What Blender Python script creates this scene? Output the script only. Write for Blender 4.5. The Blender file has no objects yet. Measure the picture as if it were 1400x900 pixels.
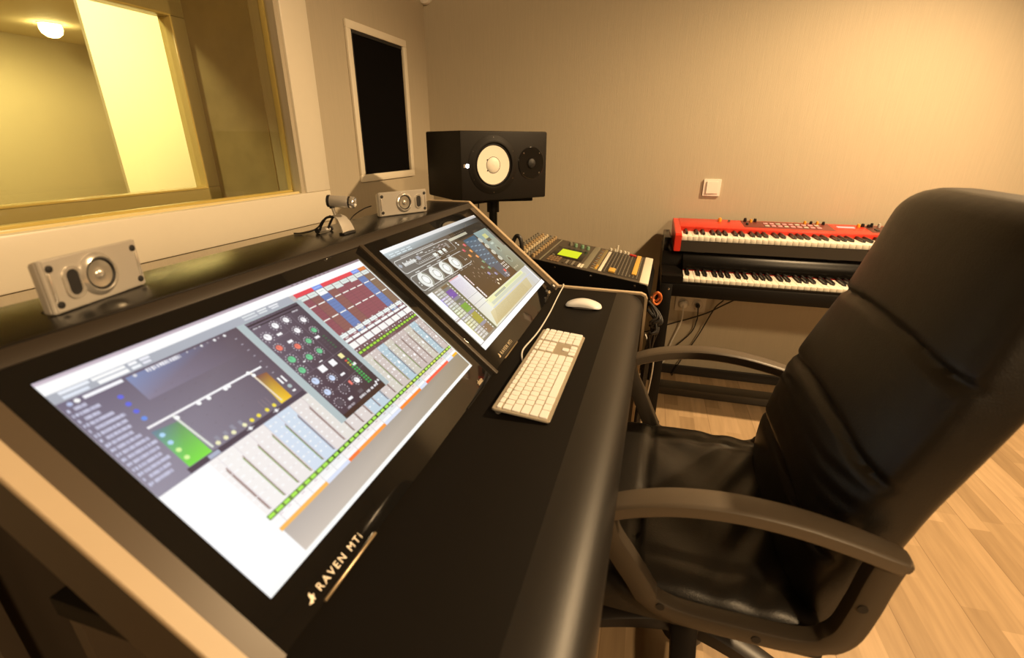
import bpy, bmesh, math, random
from mathutils import Matrix, Vector
random.seed(7)
S = bpy.context.scene
COL = S.collection
PI = math.pi

# ------------------------------------------------------------------ helpers
def lin(c):
    c = c / 255.0
    return c / 12.92 if c <= .04045 else ((c + .055) / 1.055) ** 2.4
def rgb(r, g, b): return (lin(r), lin(g), lin(b), 1.0)

def mat(name, color, rough=.5, metal=0., spec=.5, var=.0, scale=40., bump=0., bscale=200., stretch=(1, 1, 1), coat=0., rvar=0.):
    """procedural principled material: base colour with a little noise, optional bump"""
    m = bpy.data.materials.new(name); m.use_nodes = True
    nt = m.node_tree; N = nt.nodes; L = nt.links
    b = N['Principled BSDF']
    b.inputs['Base Color'].default_value = color
    b.inputs['Roughness'].default_value = rough
    b.inputs['Metallic'].default_value = metal
    b.inputs['Specular IOR Level'].default_value = spec
    b.inputs['Coat Weight'].default_value = coat
    tc = N.new('ShaderNodeTexCoord'); mp = N.new('ShaderNodeMapping'); mp.inputs['Scale'].default_value = stretch
    L.new(tc.outputs['Object'], mp.inputs['Vector'])
    n = N.new('ShaderNodeTexNoise'); n.inputs['Scale'].default_value = scale; n.inputs['Detail'].default_value = 4
    L.new(mp.outputs['Vector'], n.inputs['Vector'])
    mx = N.new('ShaderNodeMix'); mx.data_type = 'RGBA'
    d = max(var, .02)
    mx.inputs['A'].default_value = tuple(min(1, c * (1 - d)) for c in color[:3]) + (1,)
    mx.inputs['B'].default_value = tuple(min(1, c * (1 + d)) for c in color[:3]) + (1,)
    L.new(n.outputs['Fac'], mx.inputs['Factor']); L.new(mx.outputs['Result'], b.inputs['Base Color'])
    if rvar:
        mr = N.new('ShaderNodeMapRange'); mr.inputs['To Min'].default_value = max(.02, rough - rvar); mr.inputs['To Max'].default_value = rough + rvar
        L.new(n.outputs['Fac'], mr.inputs['Value']); L.new(mr.outputs['Result'], b.inputs['Roughness'])
    if bump:
        n2 = N.new('ShaderNodeTexNoise'); n2.inputs['Scale'].default_value = bscale; n2.inputs['Detail'].default_value = 5
        L.new(mp.outputs['Vector'], n2.inputs['Vector'])
        bp = N.new('ShaderNodeBump'); bp.inputs['Strength'].default_value = bump; bp.inputs['Distance'].default_value = .002
        L.new(n2.outputs['Fac'], bp.inputs['Height']); L.new(bp.outputs['Normal'], b.inputs['Normal'])
    return m

def emit(name, color, strength):
    m = mat(name, (0.02, .02, .02, 1), .3)
    b = m.node_tree.nodes['Principled BSDF']
    b.inputs['Emission Color'].default_value = color; b.inputs['Emission Strength'].default_value = strength
    return m

def frame(o, x, y, z=None):
    x = Vector(x).normalized(); y = Vector(y).normalized(); z = x.cross(y) if z is None else Vector(z)
    M = Matrix.Identity(4)
    for i in range(3): M[i][0] = x[i]; M[i][1] = y[i]; M[i][2] = z[i]; M[i][3] = o[i]
    return M

def catmull(pts, n=8, closed=False):
    P = [Vector(p) for p in pts]; out = []
    N = len(P); rng = N if closed else N - 1
    for i in range(rng):
        if closed: p0, p1, p2, p3 = P[(i - 1) % N], P[i], P[(i + 1) % N], P[(i + 2) % N]
        else:
            p1, p2 = P[i], P[i + 1]; p0 = P[i - 1] if i else p1 * 2 - p2; p3 = P[i + 2] if i + 2 < N else p2 * 2 - p1
        for k in range(n):
            t = k / n
            out.append(.5 * ((2 * p1) + (p2 - p0) * t + (2 * p0 - 5 * p1 + 4 * p2 - p3) * t * t + (3 * p1 - p0 - 3 * p2 + p3) * t ** 3))
    if not closed: out.append(P[-1])
    return out

class MB:
    """collects shapes; build() links them as ONE mesh object"""
    def __init__(s): s.bm = bmesh.new()
    def _x(s, vs, M):
        if M is not None: bmesh.ops.transform(s.bm, matrix=M, verts=vs)
    def box(s, x0, x1, y0, y1, z0, z1, bev=0., M=None, seg=2):
        r = bmesh.ops.create_cube(s.bm, size=1.0); vs = r['verts']
        for v in vs:
            v.co = Vector(((x0 + x1) / 2 + v.co.x * (x1 - x0), (y0 + y1) / 2 + v.co.y * (y1 - y0), (z0 + z1) / 2 + v.co.z * (z1 - z0)))
        if bev:
            es = list({e for v in vs for e in v.link_edges})
            o = bmesh.ops.bevel(s.bm, geom=es, offset=bev, segments=seg, affect='EDGES', profile=.5)
            vs = list({v for f in o['faces'] for v in f.verts} | {v for v in vs if v.is_valid})
        s._x(vs, M); return s
    def prism(s, poly, d0, d1, M=None, bev=0.):
        a = [s.bm.verts.new((p[0], p[1], d0)) for p in poly]; b = [s.bm.verts.new((p[0], p[1], d1)) for p in poly]
        n = len(poly); fs = [s.bm.faces.new(a[::-1]), s.bm.faces.new(b)]
        for i in range(n): fs.append(s.bm.faces.new((a[i], a[(i + 1) % n], b[(i + 1) % n], b[i])))
        bmesh.ops.recalc_face_normals(s.bm, faces=fs)
        vs = a + b
        if bev:
            es = list({e for f in fs[:2] for e in f.edges})
            o = bmesh.ops.bevel(s.bm, geom=es, offset=bev, segments=2, affect='EDGES')
            vs = list({v for f in o['faces'] for v in f.verts} | {v for v in vs if v.is_valid})
        s._x(vs, M); return s
    def lathe(s, prof, M=None, seg=32, cap=True):
        rings = []
        for r, h in prof:
            rings.append([s.bm.verts.new((r * math.cos(2 * PI * k / seg), r * math.sin(2 * PI * k / seg), h)) for k in range(seg)])
        fs = []
        for a, b in zip(rings, rings[1:]):
            for k in range(seg): fs.append(s.bm.faces.new((a[k], a[(k + 1) % seg], b[(k + 1) % seg], b[k])))
        if cap: fs.append(s.bm.faces.new(rings[0][::-1])); fs.append(s.bm.faces.new(rings[-1]))
        bmesh.ops.recalc_face_normals(s.bm, faces=fs)
        s._x([v for r in rings for v in r], M); return s
    def cyl(s, p0, p1, r0, r1=None, seg=20):
        p0 = Vector(p0); p1 = Vector(p1); d = p1 - p0
        q = d.to_track_quat('Z', 'Y').to_matrix().to_4x4(); q.translation = p0
        return s.lathe([(r0, 0), (r0 if r1 is None else r1, d.length)], q, seg)
    def tube(s, pts, r, seg=8, n=8, closed=False, flat=None):
        """round (or flat=(w,t) rounded-rectangular) tube along a smooth path"""
        P = catmull(pts, n, closed); rings = []; N = len(P); up = Vector((0, 0, 1)); prev = None
        for i, p in enumerate(P):
            t = (P[(i + 1) % N] - P[i - 1]) if closed else (P[min(i + 1, N - 1)] - P[max(i - 1, 0)])
            t.normalize()
            if prev is None:
                a = Vector((0, 1, 0)) if abs(t.y) < .9 else Vector((1, 0, 0))
                a = (a - t * a.dot(t)).normalized()
            else: a = (prev - t * prev.dot(t)).normalized()
            prev = a; b = t.cross(a); ring = []
            for k in range(seg):
                th = 2 * PI * k / seg; c, sn = math.cos(th), math.sin(th)
                if flat:
                    w = flat[0] if not callable(flat[0]) else flat[0](i / (N - 1)); h = flat[1] if not callable(flat[1]) else flat[1](i / (N - 1))
                    ex = .45
                    off = a * (w / 2 * math.copysign(abs(c) ** ex, c)) + b * (h / 2 * math.copysign(abs(sn) ** ex, sn))
                else:
                    rr = r(i / (N - 1)) if callable(r) else r
                    off = a * (rr * c) + b * (rr * sn)
                ring.append(s.bm.verts.new(p + off))
            rings.append(ring)
        fs = []
        pairs = list(zip(rings, rings[1:])) + ([(rings[-1], rings[0])] if closed else [])
        for a, b in pairs:
            for k in range(seg): fs.append(s.bm.faces.new((a[k], a[(k + 1) % seg], b[(k + 1) % seg], b[k])))
        if not closed: fs.append(s.bm.faces.new(rings[0][::-1])); fs.append(s.bm.faces.new(rings[-1]))
        bmesh.ops.recalc_face_normals(s.bm, faces=fs); return s
    def loft(s, rings, capa=True, capb=True):
        R = [[s.bm.verts.new(p) for p in r] for r in rings]; n = len(R[0]); fs = []
        for a, b in zip(R, R[1:]):
            for k in range(n): fs.append(s.bm.faces.new((a[k], a[(k + 1) % n], b[(k + 1) % n], b[k])))
        if capa: fs.append(s.bm.faces.new(R[0][::-1]))
        if capb: fs.append(s.bm.faces.new(R[-1]))
        bmesh.ops.recalc_face_normals(s.bm, faces=fs); return s
    def build(s, name, m, parent=None, sharp=35, M=None):
        me = bpy.data.meshes.new(name)
        for f in s.bm.faces: f.smooth = True
        s.bm.normal_update()
        for e in s.bm.edges:
            if len(e.link_faces) == 2 and e.calc_face_angle(0) > math.radians(sharp): e.smooth = False
        s.bm.to_mesh(me); s.bm.free()
        me.materials.append(m)
        o = bpy.data.objects.new(name, me); COL.objects.link(o)
        if parent is not None: o.parent = parent
        if M is not None: o.matrix_local = M
        return o

def thing(name, label, cat, loc=(0, 0, 0), rz=0., group=None, M=None):
    o = bpy.data.objects.new(name, None); COL.objects.link(o); o.empty_display_size = .05
    if M is not None: o.matrix_world = M
    else: o.location = loc; o.rotation_euler = (0, 0, rz)
    o['label'] = label; o['category'] = cat
    if group: o['group'] = group
    return o
def tag(o, label, cat, group=None):
    o['label'] = label; o['category'] = cat
    if group: o['group'] = group
    return o
def struct(o): o['kind'] = 'structure'; return o
def rrect(w, h, r, n=5, cx=0., cy=0.):
    P = []
    for (sx, sy, a0) in ((1, 1, 0), (-1, 1, 90), (-1, -1, 180), (1, -1, 270)):
        for k in range(n + 1):
            a = math.radians(a0 + 90 * k / n)
            P.append((cx + sx * (w / 2 - r) + r * math.cos(a), cy + sy * (h / 2 - r) + r * math.sin(a)))
    return P
def text(name, body, size, m, parent, M, shear=0., space=1., extr=.0004):
    c = bpy.data.curves.new(name, 'FONT'); c.body = body; c.size = size; c.extrude = extr; c.shear = shear; c.space_character = space
    c.align_x = 'LEFT'; c.align_y = 'BOTTOM_BASELINE'
    t = bpy.data.objects.new(name, c); COL.objects.link(t)
    me = bpy.data.meshes.new_from_object(t.evaluated_get(bpy.context.evaluated_depsgraph_get()))
    bpy.data.objects.remove(t); bpy.data.curves.remove(c)
    me.name = name; me.materials.clear(); me.materials.append(m)
    o = bpy.data.objects.new(name, me); COL.objects.link(o); o.parent = parent; o.matrix_local = M
    return o

# ------------------------------------------------------------------ camera
F = 650.683; YAW, PITCH, ROLL = .2904, .37661, .00384; CZ = 1.23867
def cam_axes():
    f = Vector((-math.sin(YAW) * math.cos(PITCH), math.cos(YAW) * math.cos(PITCH), -math.sin(PITCH)))
    r = Vector((math.cos(YAW), math.sin(YAW), 0)); u = r.cross(f)
    return r * math.cos(ROLL) + u * math.sin(ROLL), u * math.cos(ROLL) - r * math.sin(ROLL), f
r_, u_, f_ = cam_axes()
cd = bpy.data.cameras.new('camera'); cam = bpy.data.objects.new('camera', cd); COL.objects.link(cam)
cam.matrix_world = Matrix(((r_.x, u_.x, -f_.x, 0), (r_.y, u_.y, -f_.y, 0), (r_.z, u_.z, -f_.z, CZ), (0, 0, 0, 1)))
cd.sensor_fit = 'HORIZONTAL'; cd.sensor_width = 36; cd.lens = F / 1400 * 36
cd.clip_start = .02; cd.clip_end = 60
cd.dof.use_dof = True; cd.dof.focus_distance = 1.65; cd.dof.aperture_fstop = 3.4
S.camera = cam

# ------------------------------------------------------------------ materials
WALL = mat('taupe_wallpaper', (.46, .40, .295, 1), .62, var=.075, scale=16, bump=.35, bscale=40, stretch=(9, 9, .35))
WHITEP = mat('grey_ceiling_paint', (.40, .38, .34, 1), .8)
FRAMEM = mat('cream_window_paint', (.76, .70, .57, 1), .35, bump=.03)
BEAD = mat('yellow_glazing_bead', (.72, .60, .30, 1), .22)
BOOTHW = mat('cream_booth_wall', (.72, .66, .52, 1), .7)
CAVITY = mat('brown_reveal_fabric', (.34, .27, .16, 1), .8, var=.25, scale=12)
CAVITY2 = mat('dark_reveal_panel', (.20, .155, .085, 1), .5, var=.3, scale=9)
SKIRT = mat('dark_skirting', (.02, .016, .012, 1), .4)
BLK = mat('black_satin_laminate', (.0080, .0066, .0052, 1), .6, spec=.10, bump=.04, bscale=500)
BLKTOP = mat('black_shelf_laminate', (.007, .006, .005, 1), .27, spec=.5, bump=.03, bscale=300, stretch=(8, .6, 1))
FASC = mat('dark_brown_fascia', (.030, .022, .015, 1), .45)
PADM = mat('black_vinyl_pad', (.016, .014, .012, 1), .42, spec=.5, bump=.1, bscale=700)
BAND = mat('beige_edge_band', (.52, .415, .285, 1), .45, var=.04, scale=20)
STRIPM = mat('brown_filler_strip', (.085, .062, .040, 1), .38)
SIDEM = mat('dark_side_panel', (.045, .033, .022, 1), .5)
GLASSBLK = mat('black_bezel_glass', (.008, .0075, .007, 1), .05, spec=.5)
SILV = mat('brushed_silver_plastic', (.50, .47, .42, 1), .34, metal=.35, bump=.03)
SILVB = mat('bright_silver_trim', (.75, .72, .66, 1), .2, metal=.7)
CONE = mat('silver_cone', (.45, .42, .36, 1), .25, metal=.6)
RUB = mat('black_rubber', (.010, .009, .009, 1), .6)
GOLD = mat('pale_gold_print', (.62, .52, .36, 1), .35)
SPKBLK = mat('black_speaker_vinyl', (.010, .008, .0062, 1), .55, spec=.18, bump=.15, bscale=600)
WOOF = mat('white_woofer_cone', (.80, .76, .66, 1), .5, bump=.05)
MET = mat('chrome_metal', (.6, .57, .52, 1), .2, metal=1.)
ALU = mat('keyboard_aluminium', (.62, .56, .46, 1), .35, metal=.55)
KEYW = mat('white_key_plastic', (.91, .92, .92, 1), .4)
WHITE = mat('white_glossy_plastic', (.90, .91, .91, 1), .22)
CABW = mat('white_cable', (.78, .76, .70, 1), .5)
CABB = mat('black_cable_rubber', (.012, .010, .009, 1), .5)
CABO = mat('orange_cable', (.75, .20, .05, 1), .5)
RED = mat('red_lacquer', (.62, .035, .018, 1), .3, spec=.5)
IVORY = mat('ivory_keys', (.84, .80, .70, 1), .3)
EBONY = mat('black_piano_keys', (.010, .009, .009, 1), .3)
PIANOB = mat('black_piano_case', (.008, .0068, .0058, 1), .22, spec=.3)
STANDB = mat('black_steel', (.006, .005, .0042, 1), .5, spec=.2)
MIXB = mat('mixer_black_side', (.003, .0026, .0024, 1), .7, spec=.15)
MIXT = mat('mixer_top_panel', (.060, .048, .036, 1), .42, bump=.08)
MIXG = mat('mixer_grey_strip', (.20, .19, .14, 1), .4)
MIXW = mat('mixer_cream_armrest', (.78, .74, .62, 1), .4)
KNOBG = mat('knob_gold', (.42, .30, .16, 1), .4)
KNOBC = mat('knob_cream', (.66, .55, .36, 1), .4)
KNOBGR = mat('knob_green', (.20, .36, .22, 1), .4)
BTNB = mat('button_tan', (.22, .14, .075, 1), .4)
BTNY = mat('button_amber', (.70, .42, .08, 1), .4)
BTNG = mat('button_grey', (.22, .20, .16, 1), .4)
BTNR = mat('button_red', (.45, .02, .015, 1), .4)
LEATH = mat('black_leather', (.0115, .0098, .008, 1), .38, spec=.5, bump=.2, bscale=350, rvar=.06)
PLAS = mat('black_armrest_plastic', (.105, .083, .060, 1), .42, bump=.12, bscale=900)
PLASM = mat('dark_arm_loop_plastic', (.050, .039, .028, 1), .42, bump=.1, bscale=900)
PLASD = mat('black_base_plastic', (.022, .018, .015, 1), .42)
SWITCH = mat('cream_switch_plastic', (.80, .77, .70, 1), .3)
SOCK = mat('beige_socket_plastic', (.62, .56, .47, 1), .35)
ACOU = mat('black_speaker_cloth', (.0025, .002, .002, 1), .9, spec=.08)

def floor_mat():
    """three-strip oak laminate: strips run along y, every strip piece has its own tone"""
    m = bpy.data.materials.new('light_oak_laminate'); m.use_nodes = True
    nt = m.node_tree; N = nt.nodes; L = nt.links; b = N['Principled BSDF']
    def math_(op, a, b_=None):
        n = N.new('ShaderNodeMath'); n.operation = op
        for i, v in enumerate((a, b_)):
            if v is None: continue
            if isinstance(v, (int, float)): n.inputs[i].default_value = v
            else: L.new(v, n.inputs[i])
        return n.outputs[0]
    tc = N.new('ShaderNodeTexCoord'); mp = N.new('ShaderNodeMapping'); mp.inputs['Rotation'].default_value = (0, 0, math.radians(-1.5))
    L.new(tc.outputs['Object'], mp.inputs['Vector'])
    sp = N.new('ShaderNodeSeparateXYZ'); L.new(mp.outputs['Vector'], sp.inputs['Vector'])
    row = math_('FLOOR', math_('DIVIDE', sp.outputs['X'], .066))
    w1 = N.new('ShaderNodeTexWhiteNoise'); w1.noise_dimensions = '1D'; L.new(row, w1.inputs['W'])
    u = math_('ADD', math_('DIVIDE', sp.outputs['Y'], .43), math_('MULTIPLY', w1.outputs['Value'], 7.3))
    cell = math_('FLOOR', u)
    cb = N.new('ShaderNodeCombineXYZ'); L.new(row, cb.inputs['X']); L.new(cell, cb.inputs['Y'])
    w2 = N.new('ShaderNodeTexWhiteNoise'); w2.noise_dimensions = '2D'; L.new(cb.outputs['Vector'], w2.inputs['Vector'])
    cr = N.new('ShaderNodeValToRGB'); e = cr.color_ramp.elements
    e[0].position = 0; e[0].color = (.37, .26, .150, 1); e[1].position = .22; e[1].color = (.46, .33, .195, 1)
    x = e.new(.6); x.color = (.52, .375, .225, 1); x = e.new(1.); x.color = (.59, .43, .265, 1)
    L.new(w2.outputs['Value'], cr.inputs['Fac'])
    mp2 = N.new('ShaderNodeMapping'); mp2.inputs['Scale'].default_value = (24, 2.0, 1); L.new(tc.outputs['Object'], mp2.inputs['Vector'])
    n = N.new('ShaderNodeTexNoise'); n.inputs['Scale'].default_value = 2.0; n.inputs['Detail'].default_value = 6; L.new(mp2.outputs['Vector'], n.inputs['Vector'])
    c2 = N.new('ShaderNodeValToRGB'); c2.color_ramp.elements[0].position = .32; c2.color_ramp.elements[0].color = (.86, .83, .80, 1); c2.color_ramp.elements[1].position = .72; c2.color_ramp.elements[1].color = (1.08, 1.06, 1.03, 1)
    L.new(n.outputs['Fac'], c2.inputs['Fac'])
    mx = N.new('ShaderNodeMix'); mx.data_type = 'RGBA'; mx.blend_type = 'MULTIPLY'; mx.inputs['Factor'].default_value = 1
    L.new(cr.outputs['Color'], mx.inputs['A']); L.new(c2.outputs['Color'], mx.inputs['B'])
    fx = math_('FRACT', math_('DIVIDE', sp.outputs['X'], .198)); ln = math_('LESS_THAN', fx, .010)     # plank joints every three strips
    m2 = N.new('ShaderNodeMix'); m2.data_type = 'RGBA'; m2.inputs['B'].default_value = (.22, .14, .075, 1)
    L.new(math_('MULTIPLY', ln, .8), m2.inputs['Factor']); L.new(mx.outputs['Result'], m2.inputs['A']); L.new(m2.outputs['Result'], b.inputs['Base Color'])
    b.inputs['Roughness'].default_value = .36
    return m
FLOORM = floor_mat()

def glass_mat():
    m = bpy.data.materials.new('window_glass'); m.use_nodes = True
    nt = m.node_tree; N = nt.nodes; L = nt.links; N.remove(N['Principled BSDF'])
    t = N.new('ShaderNodeBsdfTransparent'); t.inputs['Color'].default_value = (.95, .93, .80, 1)
    g = N.new('ShaderNodeBsdfGlossy'); g.inputs['Roughness'].default_value = .02
    fr = N.new('ShaderNodeFresnel'); fr.inputs['IOR'].default_value = 1.5
    ge = N.new('ShaderNodeNewGeometry'); ma = N.new('ShaderNodeMath'); ma.operation = 'SUBTRACT'; ma.inputs[0].default_value = 1.0; L.new(ge.outputs['Backfacing'], ma.inputs[1])
    mu = N.new('ShaderNodeMath'); mu.operation = 'MULTIPLY'; L.new(fr.outputs['Fac'], mu.inputs[0]); L.new(ma.outputs[0], mu.inputs[1])   # a thin pane mirrors at its outer faces only
    mx = N.new('ShaderNodeMixShader'); L.new(mu.outputs[0], mx.inputs['Fac']); L.new(t.outputs[0], mx.inputs[1]); L.new(g.outputs[0], mx.inputs[2])
    L.new(mx.outputs[0], N['Material Output'].inputs['Surface'])
    return m
GLASS = glass_mat()

# ------------------------------------------------------------------ room shell
WA, XA = -.0172, .0263            # left wall and back wall directions
CORN = Vector((-1.2464, 2.5830, 0))
WL = Matrix.Translation(CORN) @ Matrix.Rotation(WA, 4, 'Z')      # local +x into the room, local y along the wall
WB = Matrix.Translation(CORN) @ Matrix.Rotation(XA, 4, 'Z')      # local +x along the wall, local +y away from the room
WLi, WBi = WL.inverted(), WB.inverted()
def scw(p, k=1.025): return Vector((p[0] * k, p[1] * k, CZ + (p[2] - CZ) * k))
def onL(p): return WLi @ scw(p)
def onB(p): return WBi @ scw(p)
CEIL = 2.62

struct(MB().box(-1.9, 3.4, -3.6, 2.9, -.06, 0).build('floor', FLOORM))
struct(MB().box(-1.9, 3.4, -3.6, 2.9, CEIL, CEIL + .08).build('ceiling', WHITEP))
o = struct(MB().box(0, 4.6, 0, .1, 0, CEIL).build('wall_back', WALL)); o.matrix_world = WB
struct(MB().box(3.2, 3.3, -3.6, 2.9, 0, CEIL).build('wall_right', WALL))
struct(MB().box(-1.9, 3.3, -3.6, -3.5, 0, CEIL).build('wall_front', WALL))
# left wall with the window opening: local y range / z range of the hole
HY0, HY1, HZ0, HZ1 = -3.10, -1.065, 1.052, 2.12
w = MB()
w.box(-.40, 0, HY1 + .0, 0, 0, CEIL); w.box(-.40, 0, -6.2, HY0, 0, CEIL)
w.box(-.40, 0, HY0, HY1, 0, HZ0 - .03); w.box(-.40, 0, HY0, HY1, HZ1, CEIL)
o = struct(w.build('wall_left', WALL)); o.matrix_world = WL
o = struct(MB().box(.02, 4.5, -.014, 0, 0, .055, .003).build('baseboard_back', SKIRT)); o.matrix_world = WB

# control room window
win = struct(thing('window_1', '', '')); del win['label'], win['category']; win.matrix_world = WL
def ring(y0, y1, z0, z1, a, x0, x1, bev=.006, ab=None, at=None):
    ab = a if ab is None else ab; at = a if at is None else at
    g = MB(); g.box(x0, x1, y0, y1, z0 , z0 + ab, bev); g.box(x0, x1, y0, y1, z1 - at, z1, bev)
    g.box(x0, x1, y0, y0 + a, z0 + ab - .001, z1 - at + .001, bev); g.box(x0, x1, y1 - a, y1, z0 + ab - .001, z1 - at + .001, bev); return g
fo_y1 = onL((-1.231, 1.630, 1.2)).y; fo_z0 = onL((-1.24, 1, .9455)).z
in_y1 = onL((-1.234, 1.497, 1.2)).y; in_z0 = onL((-1.24, 1, 1.0605)).z
ring(HY0 - .15, fo_y1, fo_z0, HZ1 + .13, fo_y1 - in_y1, -.045, .010, .006, in_z0 - fo_z0).build('front_frame', FRAMEM, win)
# beads that hold the front pane
ring(HY0 - .02, in_y1 + .002, in_z0 - .002, HZ1 + .01, .009, -.022, -.010, .003).build('glazing_bead', BEAD, win)
ring(HY0 - .02, in_y1 - .004, in_z0 - .006, HZ1 + .01, .018, -.056, -.036, .003).build('glazing_bead', BEAD, win)
MB().box(-.034, -.028, HY0, HY1 + .012, HZ0 - .02, HZ1).build('front_pane', GLASS, win)
# deep reveal between the two panes
g = MB(); g.box(-.40, -.10, HY1 - .004, HY1 + .03, HZ0 - .03, HZ1); g.box(-.40, -.10, HY0 - .03, HY0, HZ0 - .03, HZ1); g.box(-.40, -.10, HY0, HY1, HZ1 - .01, HZ1 + .02)
g.box(-.40, -.10, HY0, HY1 + .01, HZ0 - .06, HZ0 - .03)
g.build('reveal_lining', CAVITY, win)
# back frame
by1 = (WLi @ Vector((-1.64, 1.466, 0))).y
BX = -.40
ring(HY0 + .02, HY1 + .004, .92, HZ1 + .02, HY1 + .004 - by1, BX - .02, BX + .02, .005, 1.072 - .92, HZ1 + .02 - 1.628).build('back_frame', mat('yellowed_frame_paint', (.46, .41, .27, 1), .4), win)
g = ring(HY0 + .1 + HY1 - by1 - .01, by1 + .002, 1.066, 1.632, .007, BX - .030, BX + .024, .002); g.build('glazing_bead', BEAD, win)
MB().box(BX - .010, BX - .004, HY0 + .1, by1 + .01, 1.05, 1.64).build('back_pane', GLASS, win)

# booth beyond the window
struct(MB().box(-8.2, -1.75, -2.0, 8.5, -.06, 0).build('floor_booth', FLOORM))
struct(MB().box(-8.2, -1.72, -2.0, 8.5, 2.30, 2.36).build('ceiling_booth', mat('booth_ceiling_paint', (.62, .55, .36, 1), .8)))
struct(MB().box(-7.0, -6.9, -2.0, 8.5, 0, 2.30).build('wall_booth_back', mat('ochre_booth_wall', (.52, .45, .30, 1), .7)))
struct(MB().box(-3.525, -3.5, 2.50, 8.5, 0, 2.30).build('wall_booth_partition', BOOTHW))
struct(MB().box(-8.2, -1.75, -2.0, -1.9, 0, 2.30).build('wall_booth_front', BOOTHW))
struct(MB().box(-8.2, -1.75, 8.4, 8.5, 0, 2.30).build('wall_booth_right', BOOTHW))
bl = thing('ceiling_downlight', 'glowing round ceiling lamp in the room behind the window', 'ceiling light', (-5.95, 3.93, 2.30))
MB().lathe([(.07, 0), (.095, 0), (.10, -.006), (.085, -.014), (.07, -.010)], seg=32, cap=False).build('trim_ring', WHITE, bl)
MB().lathe([(.0005, -.125), (.045, -.115), (.080, -.085), (.092, -.045), (.085, -.010), (.0005, -.005)], seg=32).build('globe', emit('lamp_glow', (1, .86, .55, 1), 40), bl)

# black framed opening in the left wall
pTL, pBR = onL((-1.228, 1.842, 1.671)), onL((-1.22, 2.303, 1.0715))
iTL, iBR = onL((-1.227, 1.872, 1.640)), onL((-1.221, 2.262, 1.102))
wp = thing('wall_panel', 'tall black cloth panel in a slim cream frame on the left wall', 'wall panel', M=WL)
ring(pTL.y, pBR.y, pBR.z, pTL.z, iTL.y - pTL.y, 0, .012, .003, iBR.z - pBR.z).build('frame', FRAMEM, wp)
MB().box(0.0005, .0045, iTL.y - .002, iBR.y + .002, iBR.z - .002, iTL.z + .002).build('cloth', ACOU, wp)
g = MB(); 
for (a, b, c, d) in ((iTL.y, iBR.y, iTL.z - .012, iTL.z), (iTL.y, iTL.y + .010, iBR.z, iTL.z)): g.box(.0045, .009, a, b, c, d, .001)
g.build('edge_shade', RUB, wp)  # dark strips standing in for shadow along the recess's top and left edges

# round sensor high in the corner
se = thing('motion_sensor', 'small round white sensor high in the corner above the black wall panel', 'sensor', M=WB @ Matrix.Translation((.017, -.001, 1.905)))
MB().lathe([(.033, 0), (.035, .010), (.030, .024), (.018, .031), (.001, .033)], Matrix.Rotation(PI / 2, 4, 'X')).build('housing', SWITCH, se)
MB().lathe([(.012, .030), (.012, .034), (.001, .037)], Matrix.Rotation(PI / 2, 4, 'X')).build('lens', WHITE, se)

# ------------------------------------------------------------------ wall fittings
ls = thing('light_switch', 'square cream rocker switch on the wall above the red keyboard', 'light switch', M=WB @ Matrix.Translation(onB((.2, 2.557, 1.033)) + Vector((.037, 0, 0))))
RX = Matrix.Rotation(PI / 2, 4, 'X')
MB().prism(rrect(.081, .081, .004), 0, .0085, RX, .0015).build('plate', SWITCH, ls)
MB().prism(rrect(.056, .058, .002), .0085, .0125, RX @ Matrix.Translation((.002, .001, 0)) @ Matrix.Rotation(.05, 4, 'Y'), .001).build('rocker', SWITCH, ls)
so = thing('power_socket', 'beige double wall socket under the black digital piano', 'socket', M=WB @ Matrix.Translation(onB((.218, 2.557, .442))))
MB().prism(rrect(.155, .082, .004), 0, .009, RX, .0015).build('plate', SOCK, so)
for sx in (-.036, .036):
    MB().lathe([(.029, .0085), (.029, .0105), (.026, .0125), (.024, .0095), (.001, .0092)], RX @ Matrix.Translation((sx, 0, 0)), seg=28).build('socket_well', SOCK, so)
def wallpt(p, off=.01):
    q = onB(p); return WB @ Vector((q.x, -off, q.z))
plw = thing('power_plug', 'round white plug in the left half of the wall socket', 'plug', M=WB @ Matrix.Translation(onB((.218, 2.557, .442)) + Vector((-.036, -.013, 0))))
MB().lathe([(.021, 0), (.021, .018), (.015, .026), (.006, .028)], RX, seg=24).build('body', SWITCH, plw)
plb = thing('power_plug', 'black plug in the right half of the wall socket', 'plug', M=WB @ Matrix.Translation(onB((.218, 2.557, .442)) + Vector((.036, -.013, 0))))
MB().lathe([(.0115, 0), (.0115, .02), (.008, .034), (.005, .038)], RX, seg=20).build('body', CABB, plb)
def cable(name, pts, r, m, label, cat='cable', group=None, seg=8):
    return tag(MB().tube(pts, r, seg).build(name, m), label, cat, group)
cable('power_cable', [wallpt((.181, 2.557, .44), .045), wallpt((.183, 2.557, .40), .05), wallpt((.181, 2.557, .336), .03), wallpt((.150, 2.557, .23), .02), wallpt((.134, 2.556, .158), .02), wallpt((.124, 2.555, .112), .03), wallpt((.08, 2.555, .07), .05), wallpt((-.02, 2.555, .02), .08)], .0035, CABW, 'white power cable dropping from the left plug behind the piano leg')
cable('power_cable', [wallpt((.254, 2.557, .44), .045), wallpt((.257, 2.557, .40), .045), wallpt((.259, 2.557, .365), .03), wallpt((.243, 2.557, .292), .02), wallpt((.18, 2.557, .21), .02), wallpt((.119, 2.557, .156), .02), wallpt((.04, 2.557, .10), .03), wallpt((-.06, 2.555, .04), .05)], .0032, CABB, 'black power cable dropping from the right plug of the wall socket')
cable('audio_cable', [wallpt((.43, 2.557, .52), .09), wallpt((.38, 2.557, .47), .05), wallpt((.283, 2.557, .397), .03), wallpt((.107, 2.557, .32), .03), wallpt((-.003, 2.557, .266), .03), wallpt((-.12, 2.557, .22), .03)], .0038, CABB, 'taut black cable running from under the piano left across the wall')
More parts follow.
